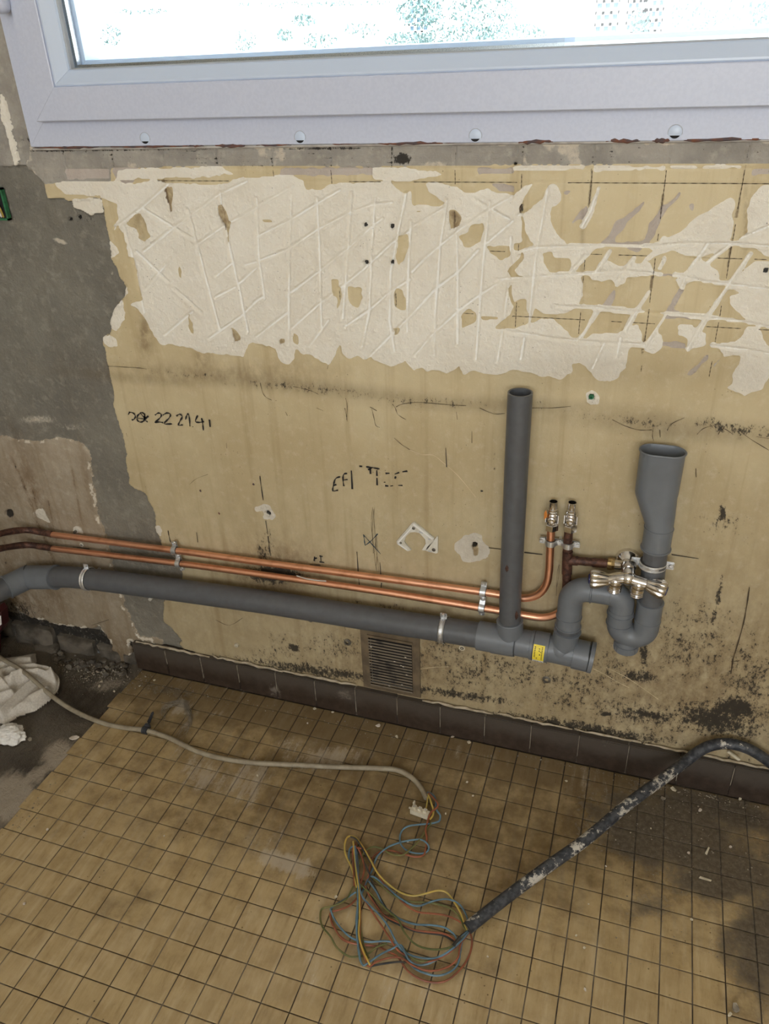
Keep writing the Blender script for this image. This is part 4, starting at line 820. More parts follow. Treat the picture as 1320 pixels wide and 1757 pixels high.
obj('body', MB().tube([LK, V(W(1062,992,YT)), cm_, V(W(1090,996,YT)), RK], lambda t: .0108, 24, smooth=5).blob(cm_, .0128, 1, 3, 0).blob(V(W(1056,997,YT)), .0136, 1, 3, 0).blob(V(W(1096,1003,YT)), .0136, 1, 3, 0), 'chrome', tp, True)
for x, y, yb in ((1056,997,1014),(1095,1003,1022)):
    a_, b__ = V(W(x,y,YT)), V(W(x,y,YT)); b__.z = W(x,yb,YT)[2]
    L_ = (a_-b__).length
    obj('outlet', MB().lathe(a_, (0,0,-1), [(0,.0125),(L_*.5,.0125),(L_*.52,.0112),(L_*.6,.0118),(L_*.68,.0111),(L_*.76,.0118),(L_*.84,.0111),(L_*.92,.0118),(L_,.0111),(L_,.009),(L_*.5,.0085)], 24), 'chrome', tp, True)
def knob(a_, b__):
    d = (b__-a_); L_ = d.length; d.normalize(); u = d.orthogonal().normalized(); v = d.cross(u); rings = []
    for t, r in ((0,.0095),(.06,.0108),(.25,.0130),(.5,.0158),(.75,.0172),(.9,.0168),(.97,.0148),(1,.0118)):
        rings.append([a_+d*(L_*t)+(u*math.cos(q)+v*math.sin(q))*r*(1-.16*min(1,t*2.5)*(.5+.5*math.cos(q*8))**3) for q in (2*PI*j/96 for j in range(96))])
    k_ = obj('knob', MB().rings(rings), 'chrome', tp, True)
    obj('knob_cap', MB().lathe(a_+d*(L_*.99), d, [(0,.0088),(.0015,.0086),(.0025,.007)], 24), 'bluecap', k_, True)
    obj('bonnet', MB().lathe(a_-d*.004, d, [(0,.0090),(.004,.0098),(.006,.0088)], 24), 'chrome', tp, True)
knob(LK, LL); knob(RK, RR)

# ------------------------------------------------------------------ clips
def ring_clip(label, c_, axis_, R_, ears, wall_stub=True):
    c_ = V(c_); a_ = V(axis_).normalized(); t = thing('pipe_clip', label, 'clip', c_, 'steel clips on the grey waste pipe')
    obj('band', MB().lathe(c_-a_*.0055, a_, [(0,R_+.0004),(0,R_+.0014),(.0018,R_+.0030),(.0036,R_+.0012),(.0074,R_+.0012),(.0092,R_+.0030),(.011,R_+.0014),(.011,R_+.0004)], 36), 'steel', t, True)
    obj('rubber_liner', MB().lathe(c_-a_*.0064, a_, [(0,R_+.0001),(0,R_+.0010),(.0128,R_+.0010),(.0128,R_+.0001)], 36), 'rubber', t, True)
    for e in ears:
        e = V(e); n_ = e.normalized(); p0 = c_+n_*(R_+.001); p1 = p0+n_*.013
        if abs(n_.z) > .7: obj('ear', MB().box(p0+V((-.0065,.001,-.001)), p1+V((.0065,.003,0)), .0006), 'steel', t); scr = (p0+p1)/2+V((0,.001,.003))
        else: obj('ear', MB().box((min(p0.x,p1.x)-.001, p0.y+.001, p0.z-.0075), (max(p0.x,p1.x)+.001, p0.y+.0032, p0.z+.0075), .0009), 'steel', t); scr = (p0+p1)/2+V((n_.x*.003,.001,0))
        s_ = obj('screw', MB().lathe(scr, (0,-1,0), [(0,.0045),(.0015,.0045),(.003,.0035),(.0032,.0018),(.002,.0016)], 14), 'steel', t, True)
    obj('stud', MB().tube([c_+V((0,R_,0)), (c_.x, .004, c_.z)], .004, 10), 'steel', t, True)
ring_clip('steel clip round the left end of the long horizontal grey pipe', W(152,993,YP), mp[2]-mp[1], R5, [(0,0,1)])
ring_clip('steel clip on the horizontal grey pipe beside the upright standpipe', W(761,1080.5,YP), mp[5]-mp[4], R5, [(0,0,1)])
ring_clip('steel clip with two screw ears round the riser under the funnel', (xf-.001,YP,W(1122,968,YP)[2]), (0,0,1), .0199, [(-1,0,0),(1,0,0)])
def double_clip(label, p1, p2, vert=True, r=.0079):
    p1, p2 = V(p1), V(p2); d = (p2-p1).normalized(); g_ = V((0,-1,0)); wd = d.cross(g_)
    t = thing('double_clip', label, 'clip', (p1+p2)/2, 'double steel clips on the copper pipes'); yb = .004
    P = []; base = lambda q, e: V((q.x, -.018, q.z))+d*e
    P += [base(p1,-.020), base(p1,-.0105)]
    for c_ in (p1, p2):
        P += [c_+(d*math.cos(a)+g_*math.sin(a))*(r+.0008) for a in np.linspace(PI*.97, .03*PI, 9)]
        if c_ is p1: mid = (p1+p2)/2; P += [base(mid,-.003), base(mid,.003)]
    P += [base(p2,.0105), base(p2,.020)]
    obj('strap', MB().strip(P, wd, .0105, .0016), 'steel', t)
    for c_ in (p1, p2): obj('rubber_liner', MB().lathe(c_-wd*.0062, wd, [(0,r-.0007),(0,r+.0001),(.0124,r+.0001),(.0124,r-.0007)], 20), 'rubber', t, True)
    for q in (base(p1,-.0165), base(p2,.0165), base((p1+p2)/2, 0)):
        obj('screw', MB().lathe(q, (0,-1,0), [(0,.0042),(.0016,.0042),(.0030,.0032),(.0030,.0016),(.0018,.0014)], 14), 'steel', t, True)
    obj('back_plate', MB().strip([base(p1,-.019)+V((0,.0035,0)), base(p2,.019)+V((0,.0035,0))], wd, .0105, .0016), 'steel', t)
    obj('stud', MB().tube([base((p1+p2)/2,0), base((p1+p2)/2,0)+V((0,.022,0))], .003, 8), 'steel', t)
double_clip('double steel clip holding both copper pipes at the left', W(300,944.5,YC), W(307,967,YC))
double_clip('double steel clip holding both copper pipes just left of the standpipe', W(829,1016,YC), W(827,1043,YC))
double_clip('double steel clip holding the two risers under the stop valves', W(945,931,YC), W(975,935,YC))
# ------------------------------------------------------------------ things fixed to the wall
br = thing('broken_bracket', 'broken white plastic mounting bracket screwed to the wall', 'bracket', W(718,925,0))
BK = lambda s: [V(W(x, y, .0)) for x, y in pts(s, 660, 860, 6.6)]
def plate(s, m_, par, y0=-.0008, th=-.004, name='plate'): return obj(name, MB().prism([q+V((0,y0,0)) for q in BK(s)], (0,th,0)), m_, par)
plate('320,235 345,225 570,405 560,440 480,545 430,540 475,470 470,420 440,385 400,345 350,335 300,340 250,385 232,440 250,475 310,540 270,552 150,470 145,440', 'bracket', br)
plate('560,440 600,385 612,390 610,570 590,578 480,550 490,505 530,470', 'bracket', br)
for s in ('325,250 345,238 560,410 548,418','160,445 320,270 330,280 172,455','160,470 262,540 268,532 168,458'): plate(s, 'labelw', br, -.0048, -.0012, 'rib')
for s in ('220,370 255,335 262,345 228,378','170,465 225,515 222,522 165,472','500,405 528,418 524,428 498,414','400,325 445,345 440,352 398,335','505,548 545,556 545,562 503,555'): plate(s, 'seal', br, -.0046, -.0006, 'slot')
for x, y, r in ((337,290,.0036),(192,457,.0024),(565,536,.0038)):
    q = BK('%d,%d' % (x, y))[0]; obj('screw', MB().lathe(q+V((0,-.0042,0)), (0,-1,0), [(0,r),(.0012,r),(.0020,r*.7),(.0020,r*.3),(.0012,r*.25)], 14), 'screw', br, True)
vt = thing('vent_grille', 'dirty brown louvred vent grille above the skirting, under the grey pipe', 'vent', (.465,0,.17))
vo = MB(); ox0, ox1, oz0, oz1, ix0, ix1, iz0, iz1 = .398, .530, .086, .256, .416, .513, .095, .232
for a_, b__ in (((ox0,-.004,oz0),(ix0,.004,oz1)),((ix1,-.004,oz0),(ox1,.004,oz1)),((ix0,-.004,iz1),(ix1,.004,oz1)),((ix0,-.004,oz0),(ix1,.004,iz0))): vo.box(a_, b__)
obj('frame', vo, 'vent', vt); obj('backing', MB().box((ix0,.010,iz0),(ix1,.012,iz1)), 'dark', vt)  # near-black backing sheet stands in for the shade between the slats
obj('inner_lip', MB().strip([(ix0-.002,-.005,iz1+.003),(ix1+.002,-.005,iz1+.003)], (0,0,1), .006, .004), 'vent', vt)
for k in range(17):
    z = iz0+.002+k*(iz1-iz0-.003)/17; obj('slat', MB().prism([(ix0,-.0070,z),(ix0,-.0078,z+.0046),(ix0,-.0070,z+.0047),(ix0,-.0062,z)], (ix1-ix0,0,0)), 'slat', vt)
q = V(W(667,1086,-.004)); obj('screw', MB().lathe(q, (0,-1,0), [(0,.004),(.001,.004),(.002,.0028)], 12), 'screw', vt, True)
for x, y in ((637,1110),(696,1128),(677,1135),(692,1144),(688,1142),(698,1158),(668,1177),(690,1175)):
    obj('paint_fleck', MB().blob(W(x,y,-.0078), .0016, x, 1, .2, (1.8,.4,.8)), 'puttywhite', vt)
bx = thing('junction_box', 'green flush electrical box with wires at the left edge of the wall', 'electrical box', W(5,350,0))
gx = MB(); q0, q1 = W(18,378,-.001), W(2,322,-.001); xb0, xb1, zb0, zb1 = q1[0]-.072, .5*(q0[0]+q1[0]), q0[2], q1[2]
for a_, b__ in (((xb1-.0035,-.004,zb0),(xb1,.004,zb1)),((xb0,-.004,zb0),(xb0+.0035,.004,zb1)),((xb0,-.004,zb0),(xb1,.004,zb0+.0035)),((xb0,-.004,zb1-.0035),(xb1,.004,zb1))): gx.box(a_, b__)
obj('rim', gx, 'green', bx); obj('recess', MB().box((xb0+.003,-.0015,zb0+.003),(xb1-.003,.003,zb1-.003)), 'dark', bx)
for k, (m_, dx) in enumerate((('wyellow',-.012),('labelw',-.017),('wblue',-.024),('wbrown',-.030))): obj('wire', MB().tube([(xb1+dx,-.002,zb0+.006),(xb1+dx+.003,-.008,zb0+.02),(xb1+dx-.004,-.006,zb0+.035),(xb1+dx-.002,-.002,zb0+.05)], .0018, 8, smooth=4), m_, bx, True)
# wall plugs and bolt ends
def plug(label, x, y, r, m_, ring=None, cat='wall plug', y0=-.002):
    q = V(W(x, y, 0)); t = thing('wall_plug', label, cat, q)
    obj('stub', MB().lathe(q+V((0,.010,0)), (0,-1,0), [(0,r),(.012-y0-.003,r),(.013-y0-.003,r*.8),(.013-y0-.003,r*.45),(.008,r*.4)], 14), m_, t, True)
    if ring: obj('collar', MB().lathe(q+V((0,.002,0)), (0,-1,0), [(0,r*1.7),(.003,r*1.6),(.0032,r*1.0)], 16), ring, t, True)
plug('green plastic wall plug in a chipped white hole, right of the standpipe top', 1015, 681, .0042, 'green')
plug('dark round bolt end in the wall below the horizontal pipe, left of the vent', 597, 1101, .0085, 'screw', None, 'bolt', -.004)
plug('dark bolt end in the wall left of the vent, close under the pipe', 534, 1062, .0055, 'screw', None, 'bolt', -.006)
plug('dark round plug in the wall below the yellow sticker', 938, 1166, .0088, 'screw', None, 'bolt', -.002)
plug('rusty bolt end with pale collar above the copper pipes at the left', 131, 911, .0035, 'screw', 'bracket', 'bolt', -.008)
plug('pale wall plug between the two copper pipes at the left', 140, 935, .003, 'screw', 'bracket')
plug('bent cream wall plug low on the yellow wall at the left', 407, 1106, .005, 'cream', None, 'wall plug', -.006)
plug('small dark hole ring low on the wall right of the vent', 793, 1112, .004, 'screw', 'cream')
plug('grey stub in the bare cement under the grey pipe at the left', 258, 1028, .004, 'bracket', None, 'bolt', -.004)
# a chip of masking strip lying behind the lower copper pipe
sl = thing('paper_strip', 'small grey paper strip lying on the lower copper pipe', 'strip', W(535,996,-.03))
obj('strip', MB().strip([W(509,988,-.030), W(525,993,-.0305), W(545,996,-.0305), W(560,997,-.030)], (0,-.4,1), .0042, .0006), 'bracket', sl)

# ------------------------------------------------------------------ handwriting, cracks and scratches, as thin strokes on the wall
def stroke(lst, wd, y=-.0026):
    m_ = MB()
    for P in lst:
        Q = spline([V(W(x, y_, y)) for x, y_ in P], 3) if len(P) > 2 else [V(W(x, y_, y)) for x, y_ in P]
        n = len(Q); L_, R_ = [], []
        for i in range(n):
            t = (Q[min(i+1,n-1)]-Q[max(i-1,0)]).normalized(); s_ = t.cross(V((0,1,0))).normalized()*wd*.5*(.75+.35*math.sin(i*1.7+P[0][0])); L_.append(Q[i]-s_); R_.append(Q[i]+s_)
        m_.add(L_+R_, [(i, i+1, n+i+1, n+i) for i in range(n-1)])
    return m_
S6 = lambda *a: [A6(s) for s in a]; S7 = lambda *a: [A7(s) for s in a]; S8 = lambda *a: [A8(s) for s in a]; S4 = lambda *a: [A4(s) for s in a]
o = obj('marker_numbers', stroke(S6('668,80 660,95','665,82 685,86 697,102 690,118 678,122','725,85 708,100 706,122 722,133 740,125 745,100 735,85 722,85','725,90 745,110 762,100','745,88 742,130','765,105 745,120 760,132','710,112 745,118',
  '798,97 815,86 830,93 825,110 797,136 815,132 840,136','838,97 860,86 878,95 868,115 845,141 885,142','908,102 925,92 938,105 928,125 918,149 940,147','955,120 960,103 968,90 975,112 978,155','992,155 994,159','1018,98 1006,130 1032,134 1050,129','1038,112 1044,145 1047,176','1078,120 1082,158'), .0036), 'ink', wall); o['label'] = 'black handwritten marker numbers 507 22 21.4'
o = obj('marker_letters', stroke(S7('432,414 408,424 398,455 394,487 420,483','396,460 412,454','468,397 450,402 446,430 451,463','447,432 470,428','489,382 494,478','530,360 545,361','565,363 600,368 635,374','620,380 621,410','621,420 622,458','586,370 588,400','600,366 575,378',
  '665,397 686,396','712,401 736,392','718,412 714,424','730,459 753,459','752,389 778,385','660,440 661,444','663,460 680,462','690,462 704,460','300,825 298,848','300,836 312,832','325,822 342,825','331,825 333,848','325,852 350,856','275,867 330,869','1155,487 1168,488'), .0036), 'ink', wall); o['label'] = 'black handwritten letters EFITEC, partly broken'
o = obj('marker_lines', stroke(S7('18,410 24,460 35,535','48,640 58,710','60,720 66,780 73,820','518,800 524,900 530,970','636,855 641,925','1197,780 1262,787','975,265 980,365','780,937 810,942 870,948','645,960 642,985')+S6('865,690 870,720 878,752','1012,700 1018,752','375,775 460,785')+S8('0,825 60,832','165,847 250,857','860,857 988,877'), .0022), 'ink', wall); o['label'] = 'thin black setting-out lines'
obj('blue_cross_mark', stroke(S7('550,712 580,745 640,812','625,708 590,745 560,768','560,768 556,740 553,715'), .0021), 'blueink', wall)['label'] = 'dark blue scribbled star mark'
obj('pencil_scribble', stroke(S7('600,570 592,640 598,720 606,800 614,870 622,905','606,580 607,650 612,720 618,800 626,850 630,905','595,690 600,760 602,808 612,780 616,705 622,790 618,870','610,572 603,600 596,700')+S8('330,900 320,950 316,1052','330,905 327,960 318,1010')+S6('975,455 1010,425 1070,402'), .0008), 'pencil', wall)
def zat(x, y):
    p = W(x, y); i, j = int((p[0]-xs[0])/hx+.5), int((p[2]-zs[0])/hz+.5); return zone[min(max(i,0),nX-1), min(max(j,0),nZ-1)]
hl = []
def hair(p0, p1, n=60):
    cur = []
    for t in np.linspace(0, 1, n):
        q = p0+(p1-p0)*t; x, y = PJ(q)
        if zat(x, y) in (4, 5) and math.sin(t*47+p0[0]*90)+math.sin(t*19) > -1.1: cur.append((float(x)+.35*math.sin(t*30), float(y)))
        else:
            if len(cur) > 2: hl.append(cur)
            cur = []
    if len(cur) > 2: hl.append(cur)
for x in JX[3:]: hair(np.array([x,0,1.150]), np.array([x+.002,0,.86]))
for z in (1.1335, 1.0352, .9365): hair(np.array([.05 if z > 1.1 else .35,0,z]), np.array([1.30,0,z]), 120)
obj('tile_hairline', stroke(hl, .0011, -.0012), 'crack', wall)
obj('crack', stroke(S4('20,1130 32,1180 50,1205 80,1220','370,1040 365,1060','460,1210 468,1250 465,1320','190,1150 240,1160 290,1175 320,1190')+S7('455,60 462,90 468,130','595,65 605,110 615,150 635,160','700,40 715,60 730,95 770,120','720,55 760,38 850,32 1000,45 1080,48','1030,80 1035,120','310,60 345,75','585,55 620,75','710,215 750,250 790,275','1110,180 1110,240','150,80 160,100','1150,60 1220,90 1280,88')
  +S8('580,220 640,250 700,268 740,270 768,268','772,270 770,300 776,320','805,268 806,304','840,272 860,240 920,212','980,290 1010,262 1050,250','1080,290 1105,262 1150,290','1180,270 1230,310 1320,365','1260,300 1320,310','975,450 976,492','200,165 300,165 385,157')+S6('650,190 655,208','1165,240 1168,268','1110,1150 1180,1180 1250,1140','470,1180 560,1150')+[A3('555,1045 640,1050 700,1053 755,1060')], .0010), 'crack', wall)
obj('mould_scratch', stroke(S8('1228,1010 1215,1100 1200,1180 1175,1270 1150,1350','1150,1350 1140,1420','1140,1362 1180,1358'), .0022), 'crack', wall)
obj('ridge_highlight', stroke(S7('790,275 850,300 910,303 960,340 1040,410 1130,520')+S8('490,1395 540,1420 600,1455 660,1485')+[pts('1040,1145 1080,1165 1130,1200'), pts('720,1148 745,1145 770,1144')], .0012, -.0012), 'ridge', wall)  # pale strokes paint in the highlight along the raised paint
for x, y in ((344,842),(376,881),(435,831)): obj('red_spot', MB().blob(W(x,y,-.002), .0028, x, 1, .3, (1,.25,.9)), 'caulk', wall)

# ------------------------------------------------------------------ things on the floor
def fpath(lst, z):                          # photo pixels on the floor, z = height or list of heights
    return [F(x, y, z[i] if isinstance(z, (list, tuple)) else z) for i, (x, y) in enumerate(lst)]
RB = .0053
cb = thing('flex_cable', 'beige round mains cable snaking over the floor, wires bared at its end', 'cable', F(385,1303,0))
cp = pts('-70,1085 -30,1104 0,1128 40,1152 90,1195 130,1221 175,1240 215,1249 250,1253 290,1266 338,1289 385,1302 440,1309 500,1312 580,1316 640,1318 680,1321 705,1333 722,1351 732,1370')
cz = [.03,.034,.036,.038,.022,.010]+[RB+.0004]*13+[.008]
obj('sheath', MB().tube(fpath(cp, cz), RB, 20, smooth=8), 'cable', cb, True)
CW = lambda s: pts(s, 520, 1320, 3.8)
def wire(par, s, m_, z0, r=.0014, amp=.003, z_end=None, name='wire', sd=0):
    P = CW(s); n = len(P); zz = [z0+amp*(.5+.5*math.sin(i*1.3+sd)) for i in range(n)]
    if z_end:
        for i in range(n): k = max(0, (i-(n-4))/3); zz[i] = zz[i]*(1-k)+z_end*k
    zz = [max(z_, r+.0003) for z_ in zz]
    return obj(name, MB().tube(fpath(P, zz), r, 8, smooth=6), m_, par, True)
wl = lambda o_, s: o_.__setitem__('label', s)
wl(wire(cb, '812,150 835,158 858,178 868,215 866,250 878,275 895,300 890,335 860,348 838,352', 'wblue', .008, .0019, .003), 'bright blue wire')
wl(wire(cb, '818,165 830,195 840,230 850,262 848,300 828,325', 'wyellow', .010, .0019), 'yellow wire')
wl(wire(cb, '817,160 812,205 806,240 800,262', 'wyellow', .008, .0015), 'yellow wire')
wl(wire(cb, '820,155 850,185 880,225 868,255 840,275 822,310 812,345', 'wbrown', .013, .0019), 'orange brown wire')
cd_ = thing('conduit', 'black plaster-spattered flexible conduit leaning on the skirting, coloured wires fanning from its end', 'conduit', F(805,1590,0))
cA, cB_ = F(803,1592,.0125), W(1180,1304,-.038)
lp = lambda t: cA+(cB_-cA)*t
cpth = [cA, lp(.15)+[0,.002,0], lp(.33), lp(.5)+[.002,-.002,0], lp(.7)+[0,.002,.001], lp(.87), cB_, W(1200,1289,-.030), W(1222,1279,-.026), W(1250,1276,-.025), W(1285,1285,-.026), W(1320,1307,-.028), W(1345,1330,-.030), W(1380,1370,-.034), W(1440,1392,-.04)]
cpth = [p if p[2] > .0125 else np.array([p[0],p[1],.0125]) for p in cpth]
obj('tube', MB().tube(cpth, .0105, 24, smooth=7), 'conduit', cd_, True)
obj('tube_end', MB().lathe(V(cA)-V(lp(.02)-cA)*.1, V(cA)-V(lp(.05)), [(0,.0107),(.0012,.0107),(.0012,.0085),(-.01,.0085)], 20, cap=False), 'wblack', cd_, True)
WR = [('wblue','840,354 760,360 690,370 650,395 632,440 640,490 680,530 740,548 795,545 820,520 815,490 780,462 740,458 660,470 580,495 535,520 490,560 470,600 455,650 430,700 400,770 370,850 350,950 350,1060 358,1150 372,1240 392,1276',.003,None),
('wbrown','812,345 800,400 808,450 800,520 785,560 730,570 650,550 570,530 500,540 460,570 440,620 425,700 400,750 350,840 300,890 240,915 190,930 178,960 200,1020 240,1085 310,1130 400,1145 480,1155 560,1190 620,1225 680,1310 760,1365 850,1390 930,1380 1000,1330 1060,1260 1095,1180 1102,1110 1088,1062',.003,.010),
('wgreen','842,345 830,360 800,400 760,460 690,530 640,560 570,550 520,520 460,505 410,530 380,580 360,650 350,740 325,770 280,850 200,890 125,910 113,970 130,1030 180,1090 220,1160 290,1215 350,1222 420,1205 480,1160 550,1135',.005,None),
('wyellow','350,770 320,650 280,560 272,500 285,450 310,435 350,450 400,520 440,590 490,680 560,750 640,805 720,825 800,810 880,790 940,805 990,870 1030,940 1055,1010 1072,1050',.008,.012),
('wblue','440,700 470,705 540,760 620,830 700,880 760,890 830,865 900,848 960,850 1020,880 1060,940 1078,1000 1082,1045',.006,.014),
('wgreen','455,705 520,765 600,830 700,862 800,868 880,880 960,905 1020,960 1050,1030 1070,1055',.004,.011),
('wbrown','440,580 480,660 530,750 600,820 680,890 750,930 840,940 920,950 990,975 1045,1010 1078,1050',.005,.010),
('wblue','430,730 480,800 520,880 570,930 640,980 730,1010 830,1015 920,1030 980,1070 1010,1110 1040,1085 1075,1055',.008,.012),
('wbrown','405,760 450,850 530,950 620,1000 720,1045 820,1060 910,1070 970,1095 1005,1130 1040,1095 1080,1060',.006,.009),
('wblack','415,770 470,870 540,965 630,1015 730,1055 830,1070 920,1085 985,1120 1020,1115 1078,1062',.004,.008),
('wgreen','360,740 440,810 540,910 620,980 660,1060 720,1130 790,1165 880,1175 960,1160 1010,1120 1075,1060',.010,.011),
('wblue','350,540 360,650 358,800 355,950 350,1050 360,1150 375,1240 390,1275 415,1270 500,1210 580,1170 635,1145 660,1180 690,1240 740,1275 810,1270 880,1235 960,1180 1030,1120 1080,1062',.009,.013),
('wbrown','345,480 350,600 370,750 375,900 372,1050 380,1150 410,1240 430,1285 480,1255 560,1230 640,1230 720,1280 800,1310 880,1310 960,1280 1010,1230 1022,1170 1040,1110 1080,1066',.007,.010),
('wyellow','328,470 345,640 365,800 370,950 365,1080 392,1180 425,1250 438,1278',.010,None),
('wblue','340,500 350,640 380,810 430,880 500,950 560,1030 600,1110 640,1170 700,1210 780,1230 860,1230 930,1200 1000,1150 1078,1064',.011,.012),
('wbrown','360,510 400,640 370,790 420,880 500,1000 560,1090 620,1180 700,1225 790,1255 870,1240 960,1190 1040,1120 1082,1066',.008,.011),
('wblue','345,800 270,850 190,900 185,930 220,1000 280,1070 340,1110 430,1125 540,1120 620,1140 650,1200 720,1290 800,1330 880,1345 960,1320 1010,1270 1025,1200 1040,1120 1078,1070',.005,.009),
('wbrown','178,940 185,990 210,1040 260,1110 330,1135 400,1140',.003,None),
('wblack','440,1285 520,1268 620,1255 660,1258 700,1240',.005,None),
('wblack','350,510 380,570 420,650 455,740 500,830 540,900',.005,None),
('wblack','310,440 350,460 400,540 450,620 480,660',.009,None),
('wgreen','345,700 350,800 372,940 380,1060 400,1160 430,1230',.004,None),
('wblue','300,600 302,530 320,505 345,515 352,600 368,720',.006,None),
('wbrown','335,760 330,640 325,540 335,500 360,515 400,520 440,580',.009,None),
('wgreen','665,1170 700,1220 760,1250 840,1245 920,1210 1000,1140 1075,1066',.008,.010)]
WN = {'wblue':'blue wire','wbrown':'brown wire','wgreen':'green wire','wyellow':'yellow and green wire','wblack':'dark dirty wire'}
for k, (m_, s, z0, ze) in enumerate(WR): wl(wire(cd_, s, m_, z0, .00165, .004, ze, sd=k), WN[m_])
sl_ = wire(cd_, '1084,1052 1060,1075 1030,1098 1000,1130 980,1158', 'wblack', .007, .0042, .001, .012, 'torn_sleeve'); wl(sl_, 'torn black sleeve')
# terminal block
tb = thing('terminal_block', 'small cream terminal block lying at the end of the beige cable', 'connector', F(722,1394,0))
ta, td = V(F(706,1391,.004)), V(F(736,1402,.004)); u_ = (td-ta).normalized(); v_ = V((-u_.y,u_.x,0))
def obox(a_, u_, v_, l0, l1, w0, w1, z0, z1):
    P = []
    for l_ in (l0, l1):
        for w_ in (w0, w1):
            for z_ in (z0, z1): q = a_+u_*l_+v_*w_; P.append((q.x, q.y, z_))
    return MB().add(P, [(0,1,3,2),(4,6,7,5),(0,4,5,1),(2,3,7,6),(0,2,6,4),(1,5,7,3)])
L_ = (td-ta).length
obj('body', obox(ta,u_,v_,0,L_,-.006,.007,.002,.013), 'cream', tb)
for k in range(3):
    c_ = ta+u_*(L_*(.18+.3*k)); obj('tower', obox(c_,u_,v_,-.0032,.0032,-.002,.0055,.012,.019), 'cream', tb)
    obj('screw', MB().lathe((c_.x+v_.x*.0018, c_.y+v_.y*.0018, .0188), (0,0,1), [(0,.0022),(.0006,.002),(.0006,.001)], 10), 'steel', tb, True)
obj('prong', obox(ta,u_,v_,-.006,0,.001,.004,.006,.009), 'cream', tb); obj('prong', obox(ta,u_,v_,.001,.004,.006,.012,.011,.022), 'cream', tb)
# cable clip with its nail plug
cc = thing('cable_clip', 'small black cable clip with ribbed plug gripping the beige cable', 'clip', F(250,1254,0))
ca = V(F(250,1253,RB)); cdir = (V(F(262,1257,RB))-V(F(238,1250,RB))).normalized()
obj('saddle', MB().lathe(ca-cdir*.0065, cdir, [(0,.0058),(0,.0088),(.013,.0088),(.013,.0058)], 20), 'blackclip', cc)
pa, pb = V(F(253,1245,.012)), V(F(263,1221,.017)); L_ = (pb-pa).length
obj('lug', MB().box(pa-V((.006,.004,.008)), pa+V((.006,.004,.004)), .001), 'blackclip', cc)
obj('ribbed_plug', MB().lathe(pa, pb-pa, [(0,.0025),(L_*.22,.0025)]+[(L_*(.24+.07*k+e*.035), r*(1-.03*k)) for k in range(10) for e, r in ((0,.0022),(.6,.0044))]+[(L_,.001)], 12), 'blackclip', cc)
obj('nail', MB().lathe(pa+(pb-pa)*.02, pb-pa, [(0,.0032),(.003,.0032),(.0032,.001)], 10), 'steel', cc)
# white cloth sack
ck = thing('cloth_sack', 'crumpled white woven sack in the left corner under the beige cable', 'sack', F(30,1170,0))
Xc, Yc = np.meshgrid(np.arange(-.70, -.32, .0014), np.arange(-.36, -.02, .0014), indexing='ij'); a, b_ = px_of(Xc, Yc, 0.)
Zf = .012+0*Xc
outl = pts('-120,1150 -60,1135 0,1133 40,1128 63,1123 66,1150 92,1155 103,1170 100,1190 84,1205 62,1222 36,1232 22,1240 10,1246 -10,1240 -60,1235 -140,1240')
sc_ = sdf(a, b_, outl)+fbm(Xc, Yc, .04, 1, 3)*1.2
inn = np.clip(sc_/7, 0, 1)**.6
hh = .016*inn
for ln_, h_, wd_ in (('-80,1160 0,1152 40,1146 62,1145',.016,7),('-40,1215 0,1192 40,1172 70,1168 98,1176',.024,5),('-20,1178 30,1160 66,1158 90,1163 100,1176',.020,5),('5,1238 30,1212 50,1192 62,1182',.018,4.5),('30,1232 55,1210 85,1195',.014,6),
      ('-60,1230 0,1206 25,1200',.016,5),('0,1186 20,1192 30,1180 44,1174',.012,3.5),('-60,1196 -20,1186 10,1176',.018,6)):
    hh = hh+h_*np.exp(-(dline(a, b_, pts(ln_), 30)/wd_)**2)*inn
hh = hh+.0025*fbm(Xc, Yc, .035, 2, 8)*inn
me = grid_mesh('cloth', Xc, Yc, hh+.001)
import bmesh
bm = bmesh.new(); bm.from_mesh(me); bm.verts.ensure_lookup_table(); dead = [v for v, s_ in zip(bm.verts, (sc_ <= 0).ravel()) if s_]
bmesh.ops.delete(bm, geom=dead, context='VERTS'); bm.to_mesh(me); bm.free()
obj('cloth', me, 'cloth', ck, True)
hem = [F(x, y, .012) for x, y in pts('66,1147 84,1150 96,1158 101,1168 99,1182 92,1192')]
obj('hem', MB().tube(hem, .0022, 8, smooth=6), 'cloth', ck, True)
pw = thing('crumpled_paper', 'crumpled white paper ball on the bare screed at the left edge', 'paper', F(20,1268,0))
def crump(c_, r, sd, sq):
    m_ = MB(); bm = bmesh.new(); bmesh.ops.create_icosphere(bm, subdivisions=4, radius=1); rd = random.Random(sd)
    from mathutils import noise as mn
    for q in bm.verts:
        n1 = mn.cell(q.co*2.3+V((sd,0,0))); k = 1+.22*mn.noise(q.co*2.2+V((sd,0,0)))+.16*abs(mn.noise(q.co*4.5))-.10*abs(mn.noise(q.co*9))+.05*n1
        p = q.co*k; q.co = V((c_[0]+p.x*r*sq[0], c_[1]+p.y*r*sq[1], max(c_[2]+p.z*r*sq[2], .001)))
    bm.verts.index_update(); m_.add([q.co for q in bm.verts], [[q.index for q in f.verts] for f in bm.faces]); bm.free(); return m_
cpx = F(20,1268,0); obj('paper', crump((cpx[0], cpx[1], .014), .034, 4, (1.05,.78,.55)), 'paper', pw); c2_ = F(-2,1228,0); t2 = thing('paper_scrap', 'small white scrap between the sack and the paper ball', 'paper', c2_)
obj('paper', crump((c2_[0]+.008, c2_[1], .006), .013, 9, (1,.7,.5)), 'paper', t2)
